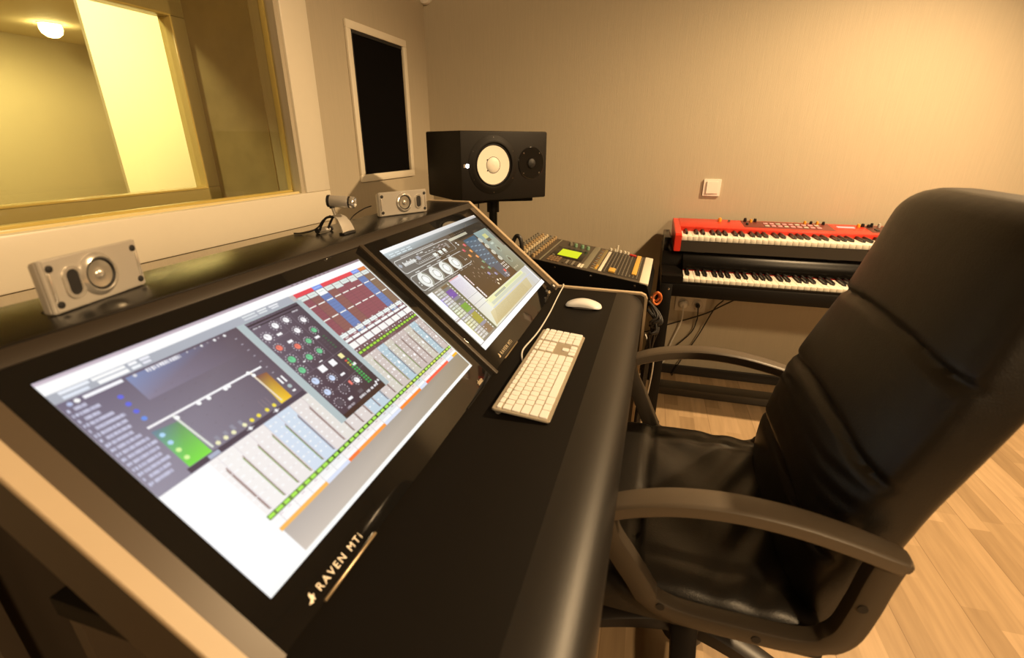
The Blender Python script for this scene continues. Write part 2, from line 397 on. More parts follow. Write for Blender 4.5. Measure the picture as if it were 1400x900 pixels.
cable('audio_cable', [wallpt((.36, 2.557, .50), .09), wallpt((.332, 2.557, .434), .04), wallpt((.281, 2.557, .284), .025), wallpt((.232, 2.557, .17), .02), wallpt((.19, 2.557, .08), .03), wallpt((.17, 2.557, .02), .04)], .0032, CABB, 'black cable slanting from under the piano down to the skirting')

# ------------------------------------------------------------------ studio desk
T = .7037
UP = Vector((-math.cos(T), 0, math.sin(T))); NRM = Vector((math.sin(T), 0, math.cos(T))); B0 = Vector((-.351, .2779, .7822))
SL = frame(B0, (0, 1, 0), UP)       # slope frame: x = along the desk, y = up the slope, z = out of the screens
SLz = SL.to_3x3() @ Vector((0, 0, 1))
assert SLz.dot(NRM) > .99
def sl(u, v, h=0.): return SL @ Vector((u, v, h))
YN, YF = .2049, 1.640
desk = thing('studio_desk', 'long black studio desk with sloped screen hutch and beige edged side panels', 'desk')
# worktop and rolled front
MB().box(-.62, -.085, .225, 1.621, .722, .75, .001).build('worktop', BLK, desk)
prof = [(-.105, .750), (-.09, .7515), (-.070, .7510), (-.052, .7475), (-.036, .7405), (-.0235, .730), (-.0155, .7165), (-.012, .700), (-.013, .684), (-.020, .672), (-.035, .668), (-.105, .668)]
MXZ = frame((0, .225, 0), (1, 0, 0), (0, 0, 1), (0, 1, 0))
MB().prism(prof, 0, 1.395, MXZ).build('front_pad', PADM, desk, sharp=60)
# hutch
def slab(u0, u1, v0, v1, h0, h1, bev=0.): return MB().box(u0, u1, v0, v1, h0, h1, bev, SL)
slab(-.053, 1.3425, .365, .391, -.02, .0006, .0006).build('fascia', FASC, desk)
MB().box(-.805, -.6455, .225, 1.6215, 1.015, 1.0352, .001).build('top_shelf', BLKTOP, desk)
MB().box(-.805, -.787, .225, 1.6215, .35, 1.015).build('back_board', SIDEM, desk)
slab(-.053, -.0285, -.05, .365, -.02, .0004).build('filler_strip', STRIPM, desk)
slab(1.307, 1.3425, -.05, .365, -.02, .0004).build('filler_strip', STRIPM, desk)
slab(-.053, 1.3425, -.05, .365, -.075, -.058).build('screen_tray', SIDEM, desk)
slab(.6335, .6465, -.066, .366, -.03, .0035, .001).build('divider_strip', mat('bronze_divider_strip', (.042, .031, .020, 1), .5), desk)
# side panels (profile in x-z, extruded along y) with beige edge band
def side(y0, y1, name):
    f = [(-.808, 1.0375), (-.6485, 1.0375), (-.3125, .7545), (-.022, .7545), (-.008, .7495), (-.003, .738), (-.003, 0.), (-.808, 0.)]
    MBx = frame((0, y0, 0), (1, 0, 0), (0, 0, 1), (0, 1, 0))
    return f, MBx
for (y0, y1, full) in ((YN, .2249, False), (1.6215, YF, True)):
    if full: f = [(-.800, 1.030), (-.652, 1.030), (-.316, .748), (-.024, .748), (-.012, .742), (-.010, .73), (-.010, 0.004), (-.800, 0.004)]
    else: f = [(-.800, 1.030), (-.652, 1.030), (-.316, .748), (-.024, .748), (-.012, .742), (-.010, .73), (-.010, .004), (-.07, .004), (-.07, .655), (-.335, .655), (-.655, .945), (-.73, .945), (-.73, .004), (-.800, .004)]
    panel = MB().prism(f, 0, y1 - y0, frame((0, y0, 0), (1, 0, 0), (0, 0, 1), (0, 1, 0))).build('side_panel', SIDEM, desk)
    path = [(-.806, 1.0335), (-.650, 1.0335), (-.3145, .7515), (-.024, .7515), (-.0105, .7455), (-.0055, .733), (-.0055, .002)]
    g = MB(); inner = [(-.806, 1.030), (-.652, 1.030), (-.316, .748), (-.0245, .748), (-.0125, .742), (-.010, .731), (-.010, .002)]
    outer = [(-.806, 1.0375), (-.6485, 1.0375), (-.3130, .7555), (-.0225, .7550), (-.0070, .7480), (-.0005, .734), (-.0005, .002)]
    g.prism(outer + inner[::-1], -.0005, y1 - y0 + .0005, frame((0, y0, 0), (1, 0, 0), (0, 0, 1), (0, 1, 0)), .0008)
    g.build('edge_band', BAND, panel)
MB().box(-.60, -.58, .225, 1.6215, .12, .722).build('modesty_panel', SIDEM, desk)

# ------------------------------------------------------------------ painted screens
def screen_mat():
    m = bpy.data.materials.new('screen_pixels'); m.use_nodes = True
    nt = m.node_tree; N = nt.nodes; L = nt.links; b = N['Principled BSDF']
    a = N.new('ShaderNodeVertexColor'); a.layer_name = 'Col'
    b.inputs['Base Color'].default_value = (.006, .006, .006, 1); b.inputs['Roughness'].default_value = .04; b.inputs['Specular IOR Level'].default_value = .85
    L.new(a.outputs['Color'], b.inputs['Emission Color']); b.inputs['Emission Strength'].default_value = 1.0
    return m
SCR = screen_mat()
class Paint:
    def __init__(s): s.v = []; s.f = []; s.c = []; s.k = 0
    def poly(s, pts, col, lay):
        n = len(s.v); s.k += 1; h = .0002 + lay * .00012 + (s.k % 7) * .000004
        s.v += [(p[0], p[1], h) for p in pts]; s.f.append(tuple(range(n, n + len(pts))))
        cols = col if isinstance(col[0], (tuple, list)) else [col] * len(pts)
        s.c.append([rgb(*c) for c in cols])
    def R(s, u0, v0, u1, v1, col, lay=1): s.poly([(u0, v0), (u1, v0), (u1, v1), (u0, v1)], col, lay)
    def C(s, u, v, r, col, lay=2, n=14, sx=1.): s.poly([(u + sx * r * math.cos(2 * PI * k / n), v + r * math.sin(2 * PI * k / n)) for k in range(n)], col, lay)
    def L(s, p, q, w, col, lay=3):
        d = Vector((q[0] - p[0], q[1] - p[1])); 
        if d.length < 1e-7: return
        d.normalize(); o = Vector((-d.y, d.x)) * (w / 2)
        s.poly([(p[0] - o.x, p[1] - o.y), (q[0] - o.x, q[1] - o.y), (q[0] + o.x, q[1] + o.y), (p[0] + o.x, p[1] + o.y)], col, lay)
    def RR(s, u0, v0, u1, v1, w, col, lay=3):
        P = rrect(u1 - u0, v1 - v0, .008, 3, (u0 + u1) / 2, (v0 + v1) / 2)
        for a, b in zip(P, P[1:] + P[:1]): s.L(a, b, w, col, lay)
    def ringC(s, u, v, r, w, col, lay, n=20):
        P = [(u + r * math.cos(2 * PI * k / n), v + r * math.sin(2 * PI * k / n)) for k in range(n)]
        for a, b in zip(P, P[1:] + P[:1]): s.L(a, b, w, col, lay)
    def glyphs(s, u0, u1, v, h, col, lay=4, dens=.0022):
        u = u0
        while u < u1 - .0005:
            wd = random.uniform(.4, .85) * dens
            s.R(u, v - h / 2 * random.uniform(.6, 1), min(u + wd, u1), v + h / 2, col, lay); u += dens * random.choice((1, 1, 1, 1.7))
    def build(s, name, parent, M):
        me = bpy.data.meshes.new(name); me.from_pydata(s.v, [], s.f)
        at = me.color_attributes.new('Col', 'FLOAT_COLOR', 'CORNER')
        i = 0
        for cs in s.c:
            for c in cs: at.data[i].color = c; i += 1
        me.materials.append(SCR)
        o = bpy.data.objects.new(name, me); COL.objects.link(o); o.parent = parent; o.matrix_local = M
        return o
def mixc(a, b, t): t = max(0, min(1, t)); return tuple(a[i] + (b[i] - a[i]) * t for i in range(3))

def paint_left():
    P = Paint(); R, C, L = P.R, P.C, P.L
    W, H = .5955, .3365
    R(0, 0, W, H, (196, 190, 188), 0)
    # menu bar and title line
    P.poly([(0, .3315), (W - .004, .3315), (W - .004, H), (0, H)], [(215, 200, 212), (150, 130, 138), (150, 130, 138), (200, 185, 198)], 1)
    for i in range(9): R(.385 + i * .0125, .3328, .391 + i * .0125, .3352, (128, 110, 118), 2)
    R(0, .3170, W - .002, .3318, (255, 255, 255), 1)
    # header strip colours and the columns
    PIT = .02412; U0 = .371
    kinds = ['m', 'n', 'b', 'n', 'm', 'm', 'm', 'b', 'o']
    hd = {'m': (233, 78, 88), 'n': (233, 78, 88), 'b': (128, 158, 236), 'o': (224, 132, 74)}
    bod = {'m': (150, 88, 96), 'n': (146, 98, 92), 'b': (112, 134, 186), 'o': (140, 114, 92)}
    R(U0, .155, W - .006, .317, (118, 84, 88), 1)
    for i, k in enumerate(kinds):
        a = U0 + i * PIT; b = a + PIT - .0009
        R(a, .3085, b + .0009, .317, hd[k], 2)
        if k == 'b': R(a + .002, .3118, b - .003, .3132, (190, 206, 250), 3)
        R(a + .0005, .2975 if i not in (2, 4, 6) else .294, b - .0006, .3075, (226, 234, 228) if i != 2 else (250, 255, 252), 3)
        R(a + .004, .3020, b - .005, .3028, (170, 178, 176), 4)
        R(a, .2815, b, .2965, bod[k], 2); R(a, .2485, b, .2795, bod[k], 2); R(a, .2115, b, .2465, bod[k], 2)
        for q in range(13):
            v = .2140 + q * .0066
            L((a, v), (b, v), .0006, mixc(bod[k], (90, 60, 70), .35), 3)
        for v in (.2805, .2475): R(a + .003, v - .0011, b - .002, v + .0011, (250, 248, 240), 4)
        # rows of white cells
        R(a + .0008, .2028, b - .0008, .2105, (240, 246, 244), 4)
        R(a + .004, .2060, b - .006, .2068, (190, 200, 200), 5); R(a + .012, .2112, b - .007, .2128, (240, 232, 224), 5)
        base = {'b': (118, 140, 178)}.get(k, (146, 96, 104))
        R(a, .1985, b, .2028, base, 3); R(a + .010, .1995, b - .005, .2018, (226, 214, 212), 5)
        R(a + .0008, .1925, b - .0008, .1978, (250, 252, 250), 4)
        R(a, .1902, b, .1912, (120, 84, 92), 4)
    # fader area, pale columns whitened towards the near corner by painted viewing-angle glare
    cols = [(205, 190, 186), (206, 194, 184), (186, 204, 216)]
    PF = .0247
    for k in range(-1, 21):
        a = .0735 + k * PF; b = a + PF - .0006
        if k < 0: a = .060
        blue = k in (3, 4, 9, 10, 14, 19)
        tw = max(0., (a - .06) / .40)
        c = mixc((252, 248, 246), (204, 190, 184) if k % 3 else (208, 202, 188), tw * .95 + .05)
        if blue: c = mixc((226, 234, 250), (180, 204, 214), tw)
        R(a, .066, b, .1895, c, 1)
        if k >= 12:
            R(a + .001, .1765, b - .001, .1888, mixc((255, 255, 252), c, .12), 2)
            for q in range(3): C(a + .008 + .004 * q, .1715 + .001 * (q % 2), .0016, (245, 245, 240) if q != 1 else (120, 110, 110), 3, 8)
        sa = b - .0026
        for q in range(8):
            v = .152 - q * .0100
            R(a + .0030, v - .0012, a + .0066, v + .0012, mixc((255, 255, 255), c, .1), 3)
            R(a + .0135 + .001 * (q % 2), v - .0010, a + .0160 + .001 * (q % 2), v + .0010, mixc((255, 255, 255), c, .15), 3)
            if q % 2 == 0: R(a + .0090, v - .0009, a + .0112, v + .0009, mixc((228, 222, 224), c, .4), 3)
        g = (104, 150, 52) if k in (0, 1, 2, 3, 12, 13, 15) else ((120, 130, 146) if blue else (130, 104, 94))
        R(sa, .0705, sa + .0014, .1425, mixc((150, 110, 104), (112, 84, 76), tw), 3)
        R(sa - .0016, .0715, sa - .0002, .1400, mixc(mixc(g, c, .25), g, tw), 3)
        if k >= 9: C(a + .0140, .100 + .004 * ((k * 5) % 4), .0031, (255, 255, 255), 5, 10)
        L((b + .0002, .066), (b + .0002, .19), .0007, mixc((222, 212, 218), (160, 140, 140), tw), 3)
        # lower meter row, names, colour strip
        R(a, .0605, b + .0006, .0672, (66, 84, 40) if k > 3 else (112, 138, 70), 4)
        gg = (176, 238, 92) if k < 13 else ((214, 236, 96) if k % 2 else (190, 240, 100))
        R(a + .0014, .0618, a + .0102, .0660, gg, 5); R(a + .0132, .0618, a + .0218, .0660, gg, 5)
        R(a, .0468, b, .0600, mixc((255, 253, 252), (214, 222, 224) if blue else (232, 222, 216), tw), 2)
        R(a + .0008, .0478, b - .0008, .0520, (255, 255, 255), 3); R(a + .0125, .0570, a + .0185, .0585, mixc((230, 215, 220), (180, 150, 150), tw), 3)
        st = (222, 230, 250) if blue else (255, 190, 96) if k < 3 else (255, 128, 60) if k < 6 else (255, 160, 70) if k < 9 else (255, 140, 48) if k < 14 else (255, 98, 70) if k < 19 else (255, 186, 40)
        R(a, .0418, b + .0006, .0470, st, 3)
    # upper green meter row
    R(U0 + .004, .1612, W - .008, .1680, (86, 96, 60), 4)
    for i in range(19): R(U0 + .006 + i * .01135, .1626, U0 + .0138 + i * .01135, .1668, (170, 226, 72), 5)
    # big corner painted white with the same glare, and grey foot
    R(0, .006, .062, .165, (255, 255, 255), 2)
    P.poly([(.062, .006), (W - .006, .006), (W - .006, .0418), (.062, .0418)], [(212, 200, 188), (148, 136, 112), (150, 140, 122), (190, 180, 172)], 2)
    R(0, 0, W, .0062, (255, 255, 252), 3); R(W - .006, 0, W - .0030, .3165, (236, 244, 236), 6); R(W - .003, 0, W, .3365, (120, 104, 84), 6)
    # equaliser window
    R(0, .160, .2355, .317, (98, 88, 104), 6)
    P.poly([(.0, .160), (.2355, .160), (.2355, .3035), (.0, .3035)], [(156, 150, 166), (104, 92, 104), (98, 84, 94), (118, 110, 130)], 7)
    P.poly([(.070, .262), (.20, .262), (.20, .300), (.070, .300)], [(142, 134, 154), (112, 100, 112), (104, 92, 104), (134, 148, 190)], 8)
    R(0, .3035, .36, .3172, (176, 180, 190), 7)
    for (a, b, v, h, c) in ((.010, .040, .3140, .004, (240, 244, 252)), (.010, .036, .3075, .004, (228, 234, 246)), (.043, .080, .3140, .004, (255, 255, 255)), (.046, .080, .3078, .005, (255, 255, 255)), (.084, .094, .3138, .004, (252, 252, 255)), (.084, .095, .3078, .004, (246, 248, 252)), (.098, .110, .3140, .0035, (240, 240, 248)), (.098, .108, .3085, .0035, (236, 236, 246)), (.256, .282, .3135, .0028, (226, 230, 232)), (.256, .282, .3085, .0028, (216, 220, 224)), (.286, .305, .3135, .0028, (236, 238, 240)), (.286, .303, .3090, .0028, (226, 230, 232)), (.310, .330, .3130, .0028, (240, 240, 244)), (.312, .328, .3088, .0028, (230, 232, 236))):
        R(a, v - h / 2, b, v + h / 2, c, 8)
    R(.024, .2966, .066, .3010, (250, 250, 255), 9); C(.010, .298, .0026, (190, 200, 235), 9); C(.0175, .2985, .0028, (255, 255, 255), 9); C(.080, .298, .0022, (220, 220, 228), 9)
    P.glyphs(.094, .139, .2975, .0062, (250, 248, 252), 9, .0034)
    for q, (uu, rr) in enumerate(((.150, .001), (.162, .0012), (.172, .0018), (.182, .001), (.193, .0022), (.200, .0014), (.210, .0022))): C(uu, .2985 + .0006 * (q % 2), rr, (240, 238, 240) if q % 2 == 0 else (180, 170, 178), 9)
    lens_ = [.020, .030, .024, .034, .042, .038, .036, .032, .036, .040, .044, .040, .036, .040, .034, .030]
    for q, ln in enumerate(lens_):
        v = .2905 - q * .0076
        P.glyphs(.0030, .0085, v, .0046, (208, 210, 234), 9, .0030); R(.0095, v - .0021, .004 + ln * .86, v + .0021, (176, 174, 198), 9); P.glyphs(.0095, .004 + ln * .86, v, .0046, (206, 206, 228), 10, .0022)
    for q in range(4): C(.0505, .281 - q * .0120, .0030, (104, 110, 226) if q < 3 else (112, 150, 236), 9)
    for q in range(6):
        for w_ in range(7): R(.082 + w_ * .021, .196 + q * .0145, .0845 + w_ * .021, .1965 + q * .0145, (112, 98, 106), 8)
    # green and amber shelves, curve
    P.poly([(.0440, .1685), (.0745, .1685), (.0745, .2220), (.0440, .2265)], [(128, 226, 82), (136, 232, 76), (112, 150, 110), (112, 134, 160)], 9)
    P.poly([(.1900, .1690), (.2115, .1690), (.2125, .2200), (.1935, .2230)], [(252, 214, 70), (240, 188, 44), (150, 96, 66), (120, 84, 88)], 9)
    for q in range(4): C(.0500, .217 - q * .0125, .0030, (180, 220, 250) if q < 2 else (216, 250, 160), 10)
    L((.0445, .2325), (.2130, .2310), .0030, (252, 250, 252), 10)
    L((.0745, .2310), (.0790, .1720), .0030, (228, 232, 222), 10); L((.1925, .2310), (.1945, .1730), .0026, (244, 228, 200), 10)
    for (u, v) in ((.0760, .2265), (.108, .2290), (.122, .2285), (.148, .2285), (.154, .2295), (.190, .2318), (.1935, .2250)): C(u, v, .0030, (255, 255, 255), 11)
    R(.040, .1610, .2330, .1680, (84, 72, 84), 9); R(.066, .1612, .081, .1668, (176, 182, 202), 10)
    for q, u in enumerate((.0870, .0985, .1105, .128, .140, .152, .167, .180, .194)): C(u, .1730, .0030, (244, 240, 196) if q < 4 else (246, 226, 84), 10)
    for (u, v) in ((.130, .1650), (.176, .1650)): C(u, v, .0026, (250, 250, 252), 11); L((u - .006, v), (u + .006, v), .0008, (220, 216, 222), 11)
    for q in range(5): R(.076 + q * .012, .175, .081 + q * .012, .183 - .001 * (q % 3), (150, 148, 162), 9)
    for q in range(3): R(.166 + q * .006, .175, .1675 + q * .006, .190, (136, 120, 128), 9)
    R(.2165, .192, .2195, .204, (255, 255, 255), 10); R(.2235, .192, .2265, .204, (255, 255, 255), 10); C(.2225, .184, .0034, (180, 196, 196), 10); R(.2195, .1735, .2250, .1765, (255, 255, 255), 10)
    for q in range(7): R(.218, .214 + q * .012, .2215, .2152 + q * .012, (190, 184, 196), 9)
    # channel strip window
    R(.2358, .0915, .3745, .3035, (182, 196, 198), 8)
    P.poly([(.2490, .1000), (.3630, .1000), (.3630, .3020), (.2490, .3020)], [(84, 66, 76), (66, 52, 56), (92, 80, 90), (116, 104, 118)], 9)
    R(.2490, .0918, .3630, .1000, (72, 50, 44), 9)
    R(.2500, .2945, .3620, .2975, (60, 48, 56), 10); R(.2500, .2895, .3500, .2912, (50, 40, 46), 10)
    for q in range(15): R(.258 + q * .0068, .2990, .2600 + q * .0068, .3008, (74, 64, 74), 10)
    P.glyphs(.254, .268, .2885, .003, (224, 220, 226), 10); P.glyphs(.338, .352, .2880, .003, (224, 220, 226), 10)
    for u in (.2765, .3030, .3290): L((u, .150 if u > .28 else .185), (u, .285 if u > .3 else .225), .0007, (128, 114, 126), 10)
    L((.2500, .2560), (.3035, .2600), .0007, (128, 114, 126), 10); L((.2500, .2265), (.3035, .2280), .0007, (128, 114, 126), 10); L((.2500, .1840), (.3620, .1880), .0007, (128, 114, 126), 10); L((.2765, .1380), (.3620, .1450), .0007, (128, 114, 126), 10)
    W_, Rd, G_, Bl, Dk = (252, 250, 252), (240, 128, 108), (118, 206, 150), (208, 222, 250), (96, 84, 92)
    for (u, v, c, r) in ((.262, .267, W_, .0064), (.290, .279, W_, .0058), (.315, .280, W_, .0054), (.343, .267, W_, .0054), (.315, .255, W_, .0054), (.262, .243, Rd, .0054), (.290, .231, Rd, .0054), (.262, .217, G_, .0062), (.290, .206, G_, .0058), (.260, .194, G_, .0058), (.315, .230, G_, .0052), (.315, .206, G_, .0052), (.342, .242, G_, .0050), (.262, .168, Bl, .0064), (.262, .143, Bl, .0058), (.290, .157, Bl, .0054), (.290, .131, Dk, .0058), (.263, .118, Dk, .0058), (.324, .130, W_, .0056)):
        for q in range(11):
            a = math.radians(-60 + q * 30)
            C(u + 1.55 * r * math.cos(a), v + 1.55 * r * math.sin(a), .0011, (214, 206, 214), 10, 6)
        C(u, v, r, c, 11, 16); L((u, v), (u + r * .8 * math.cos(2.0), v + r * .8 * math.sin(2.0)), .0012, mixc(c, (70, 60, 70), .5), 12)
    for (u, v, w_, h_, c) in ((.283, .263, .010, .0045, W_), (.287, .244, .010, .0050, W_), (.335, .2285, .010, .0046, W_), (.291, .178, .0135, .0120, W_), (.316, .177, .0125, .0115, W_), (.341, .179, .0095, .0095, (250, 240, 170)), (.348, .155, .0085, .0050, W_), (.310, .133, .0052, .0085, (244, 130, 118)), (.285, .113, .0100, .0045, W_), (.312, .152, .0100, .004, W_), (.300, .190, .008, .0018, W_), (.276, .204, .005, .002, W_)):
        R(u - w_ / 2, v - h_ / 2, u + w_ / 2, v + h_ / 2, c, 11)
    for q in range(11):
        R(.3380, .1140 + q * .0052, .3425, .1172 + q * .0052, (64, 176, 84) if q < 8 else ((200, 190, 70) if q < 10 else (226, 90, 70)), 11)
        R(.3445, .1140 + q * .0052, .3480, .1172 + q * .0052, (84, 190, 100), 11)
    for q in range(6):
        for z in range(2): R(.336 + z * .009, .196 + q * .0055, .341 + z * .009, .1985 + q * .0055, (74, 110, 80) if z else (96, 84, 92), 10)
    for (u, v) in ((.3515, .1075), (.3585, .1075)): C(u, v, .0022, W_, 11)
    R(.3060, .1090, .3170, .1150, (104, 94, 100), 11); P.glyphs(.300, .352, .1035, .0042, (250, 248, 250), 11, .0034); P.glyphs(.266, .286, .1030, .004, (200, 192, 200), 11)
    return P

def paint_right():
    P = Paint(); R, C, L = P.R, P.C, P.L
    W, H = .6075, .3365
    R(0, 0, W, H, (112, 104, 96), 0)
    P.poly([(0, .3250), (W, .3250), (W, .3365), (0, .3365)], [(250, 252, 252), (196, 192, 188), (206, 204, 200), (255, 255, 255)], 1)
    P.poly([(0, .3065), (W, .3065), (W, .3252), (0, .3252)], [(170, 180, 182), (66, 58, 50), (60, 54, 46), (200, 212, 216)], 1)
    for q in range(8): R(.015 + (q % 4) * .028, .3165 - (q // 4) * .006, .036 + (q % 4) * .028, .3188 - (q // 4) * .006, (226, 238, 242), 2)
    # rack window
    R(.30, .270, W, .3070, (62, 54, 44), 1)
    P.poly([(0, .188), (.335, .188), (.335, .3070), (0, .3070)], [(112, 108, 100), (92, 82, 72), (92, 82, 72), (124, 122, 118)], 1)
    for q in range(26): R(.046 + q * .0070, .2990, .0490 + q * .0070, .3020, (226, 226, 220), 3)
    WH = (232, 232, 226)
    P.RR(.004, .256, .307, .2965, .0016, WH, 3); P.RR(.004, .199, .3145, .2440, .0016, WH, 3)
    P.RR(.078, .2640, .205, .2790, .0010, WH, 3)
    P.poly([(.006, .280), (.014, .286), (.022, .280), (.014, .2735)], (176, 182, 190), 4)
    for q in range(9):
        u = .030 + q * .0064
        R(u, .2735, u + .0040, .2835 if q % 3 else .2870, (238, 240, 236), 4); R(u, .2775, u + .0058, .2800, (238, 240, 236), 4)
    R(.098, .2740, .112, .2860, (176, 178, 186), 4)
    for q in range(12): C(.092 + q * .0095, .2680, .0016, WH, 4, 8)
    P.glyphs(.110, .145, .2900, .004, WH, 4, .0034); P.glyphs(.150, .162, .2850, .003, WH, 4)
    for (u, v, w_, h_) in ((.183, .268, .019, .0105), (.216, .269, .018, .0105), (.243, .269, .016, .0105)): R(u - w_ / 2, v - h_ / 2, u + w_ / 2, v + h_ / 2, (236, 240, 232), 4); R(u - w_ / 2, v - .0092, u + w_ / 2, v - .0072, WH, 4)
    for (u, v) in ((.176, .285), (.192, .284), (.210, .288), (.226, .285), (.242, .288), (.258, .286), (.230, .279), (.262, .279)): P.glyphs(u - .006, u + .006, v, .0034, WH if u < .23 else (226, 206, 200), 4)
    R(.270, .268, .284, .288, (128, 124, 116), 4)
    for q in range(4): R(.272, .2700 + q * .0045, .282, .2720 + q * .0045, (176, 170, 160), 5)
    P.poly([(.311, .2835), (.444, .2835), (.444, .2925), (.311, .2925)], [(216, 214, 190), (196, 190, 166), (196, 190, 166), (220, 218, 196)], 3)
    for q in range(16): R(.316 + q * .008, .2840, .3172 + q * .008, .2920, (140, 132, 112), 4)
    for q in range(9): R(.33 + q * .013, .2975, .334 + q * .013, .2988, (170, 150, 130), 3)
    # four big dials
    for i, u in enumerate((.051, .112, .171, .232)):
        C(u, .2205, .0235, (232, 234, 228), 4, 32, 1.12)
        P.poly([(u + .0262 * math.cos(a), .2205 + .0235 * math.sin(a)) for a in [math.radians(-80 + 14 * k) for k in range(12)]], (160, 160, 146), 5)
        C(u - .0015, .2205, .0185, (238, 240, 234), 6, 28, 1.10)
        P.ringC(u, .2205, .0128, .0014, (120, 116, 108), 7); C(u, .2205, .0090, (250, 252, 250), 8, 20); C(u - .018, .2330, .0018, (255, 255, 255), 8, 8)
        P.glyphs(u - .010, u + .010, .2485, .0034, WH, 4)
    for (u, v) in ((.018, .222), (.018, .214), (.290, .214), (.300, .214)): R(u - .002, v - .0018, u + .002, v + .0018, WH, 4)
    L((.283, .235), (.292, .214), .0008, (190, 186, 176), 4)
    P.glyphs(.02, .30, .1935, .0024, (200, 196, 186), 3, .004)
    # channel strip (second copy)
    R(.190, .088, .500, .2755, (78, 60, 42), 2)
    P.poly([(.198, .0905), (.56, .0905), (.56, .272), (.198, .272)], [(78, 56, 34), (84, 60, 38), (92, 80, 66), (86, 74, 60)], 3)
    R(.340, .1200, .480, .274, (88, 72, 56), 4)
    P.poly([(.376, .150), (.450, .150), (.473, .270), (.378, .268)], [(78, 92, 106), (84, 98, 110), (78, 104, 122), (64, 96, 118)], 5)
    P.poly([(.397, .099), (.448, .099), (.452, .150), (.392, .150)], [(92, 92, 98), (92, 90, 94), (80, 90, 104), (74, 86, 104)], 5)
    for q in range(6):
        for z in range(3): P.glyphs(.386 + z * .024, .402 + z * .024, .258 - q * .019 - .004 * z, .0042, (150, 178, 196), 6, .003)
    for (u, v, c) in ((.362, .254, (216, 84, 96)), (.330, .240, (206, 80, 96)), (.364, .228, (236, 152, 74)), (.332, .217, (236, 150, 70)), (.367, .204, (236, 150, 78)), (.370, .180, (112, 150, 112)), (.368, .154, (112, 154, 106)), (.335, .167, (122, 140, 112)), (.335, .141, (150, 140, 178)), (.370, .128, (146, 138, 172)), (.437, .119, (230, 70, 60))):
        C(u, v, .0062, c, 7, 14, 1.1); C(u - .008, v + .003, .0014, (206, 190, 176), 7, 6); C(u + .009, v - .004, .0012, (200, 180, 160), 7, 6); C(u - .002, v + .001, .0020, mixc(c, (255, 255, 255), .5), 8, 8)
    for (u, v) in ((.300, .192), (.290, .178), (.306, .168), (.286, .160), (.300, .152), (.320, .196), (.318, .148), (.262, .168), (.272, .150), (.250, .158)): C(u, v, .0036, (128, 106, 84), 7, 10); C(u + .002, v + .002, .0013, (190, 170, 150), 8, 6)
    for q in range(16): C(.300 + .05 * random.random(), .105 + .03 * random.random(), .0016, (150, 134, 128), 6, 6)
    for q, (u, v) in enumerate(((.330, .272), (.332, .264))): R(u - .004, v - .0025, u + .004, v + .0025, WH, 7)
    for (u, v) in ((.478, .244), (.482, .216), (.483, .188), (.486, .160)): C(u, v, .0098, (206, 206, 188), 8, 20, 1.15); C(u, v, .0052, (190, 190, 172), 9, 14)
    R(.206, .139, .2125, .1770, (246, 234, 230), 6); R(.207, .0925, .2150, .1310, (250, 240, 236), 6)
    for q in range(5): R(.2070, .1440 + q * .0066, .2115, .1462 + q * .0066, (200, 120, 110), 7); R(.2090, .0970 + q * .007, .2130, .0990 + q * .007, (96, 80, 70), 7)
    for (u, v) in ((.345, .110), (.362, .106), (.330, .100)): C(u, v, .0042, (252, 238, 206), 7, 10)
    for q in range(4): R(.415 + (q % 2) * .012, .106 - (q // 2) * .010, .423 + (q % 2) * .012, .113 - (q // 2) * .010, (206, 200, 200) if q % 2 else (150, 150, 160), 7)
    for q in range(9): R(.452 + (q % 3) * .013, .118 + (q // 3) * .010, .459 + (q % 3) * .013, .124 + (q // 3) * .010, (226, 220, 206), 7)
    # pale green unit at the right
    P.poly([(.500, .088), (.5945, .088), (.590, .2755), (.478, .2755)], [(120, 118, 92), (140, 138, 110), (166, 178, 164), (150, 172, 172)], 5)
    R(.520, .240, .552, .258, (214, 210, 140), 7); R(.518, .226, .552, .2385, (96, 92, 74), 7); R(.520, .212, .544, .220, (190, 204, 190), 7)
    for v in (.190, .140): P.ringC(.538, v, .0135, .0018, (176, 190, 166), 7); C(.538, v, .0065, (96, 92, 76), 7, 12)
    for q in range(3): R(.505 + q * .016, .102, .514 + q * .016, .108, (190, 180, 150), 7)
    # pane under the windows: track list, clips
    R(0, .0150, W, .188, (150, 150, 136), 1)
    R(.0030, .0165, .0265, .1865, (255, 255, 255), 3); R(.0030, .092, .0265, .0965, (176, 166, 160), 4); R(.0030, .099, .0265, .1005, (196, 190, 186), 4)
    R(.0265, .0165, .1230, .1865, (142, 136, 118), 2)
    pal = [(176, 166, 150), (186, 186, 178), (168, 168, 160), (190, 176, 220), (206, 204, 206), (198, 196, 204), (196, 200, 190), (186, 196, 176), (206, 216, 180), (214, 224, 176), (204, 214, 164), (176, 176, 182), (210, 212, 190), (214, 214, 150), (216, 214, 156), (206, 208, 160), (186, 184, 186), (196, 190, 186), (196, 190, 180), (190, 184, 172)]
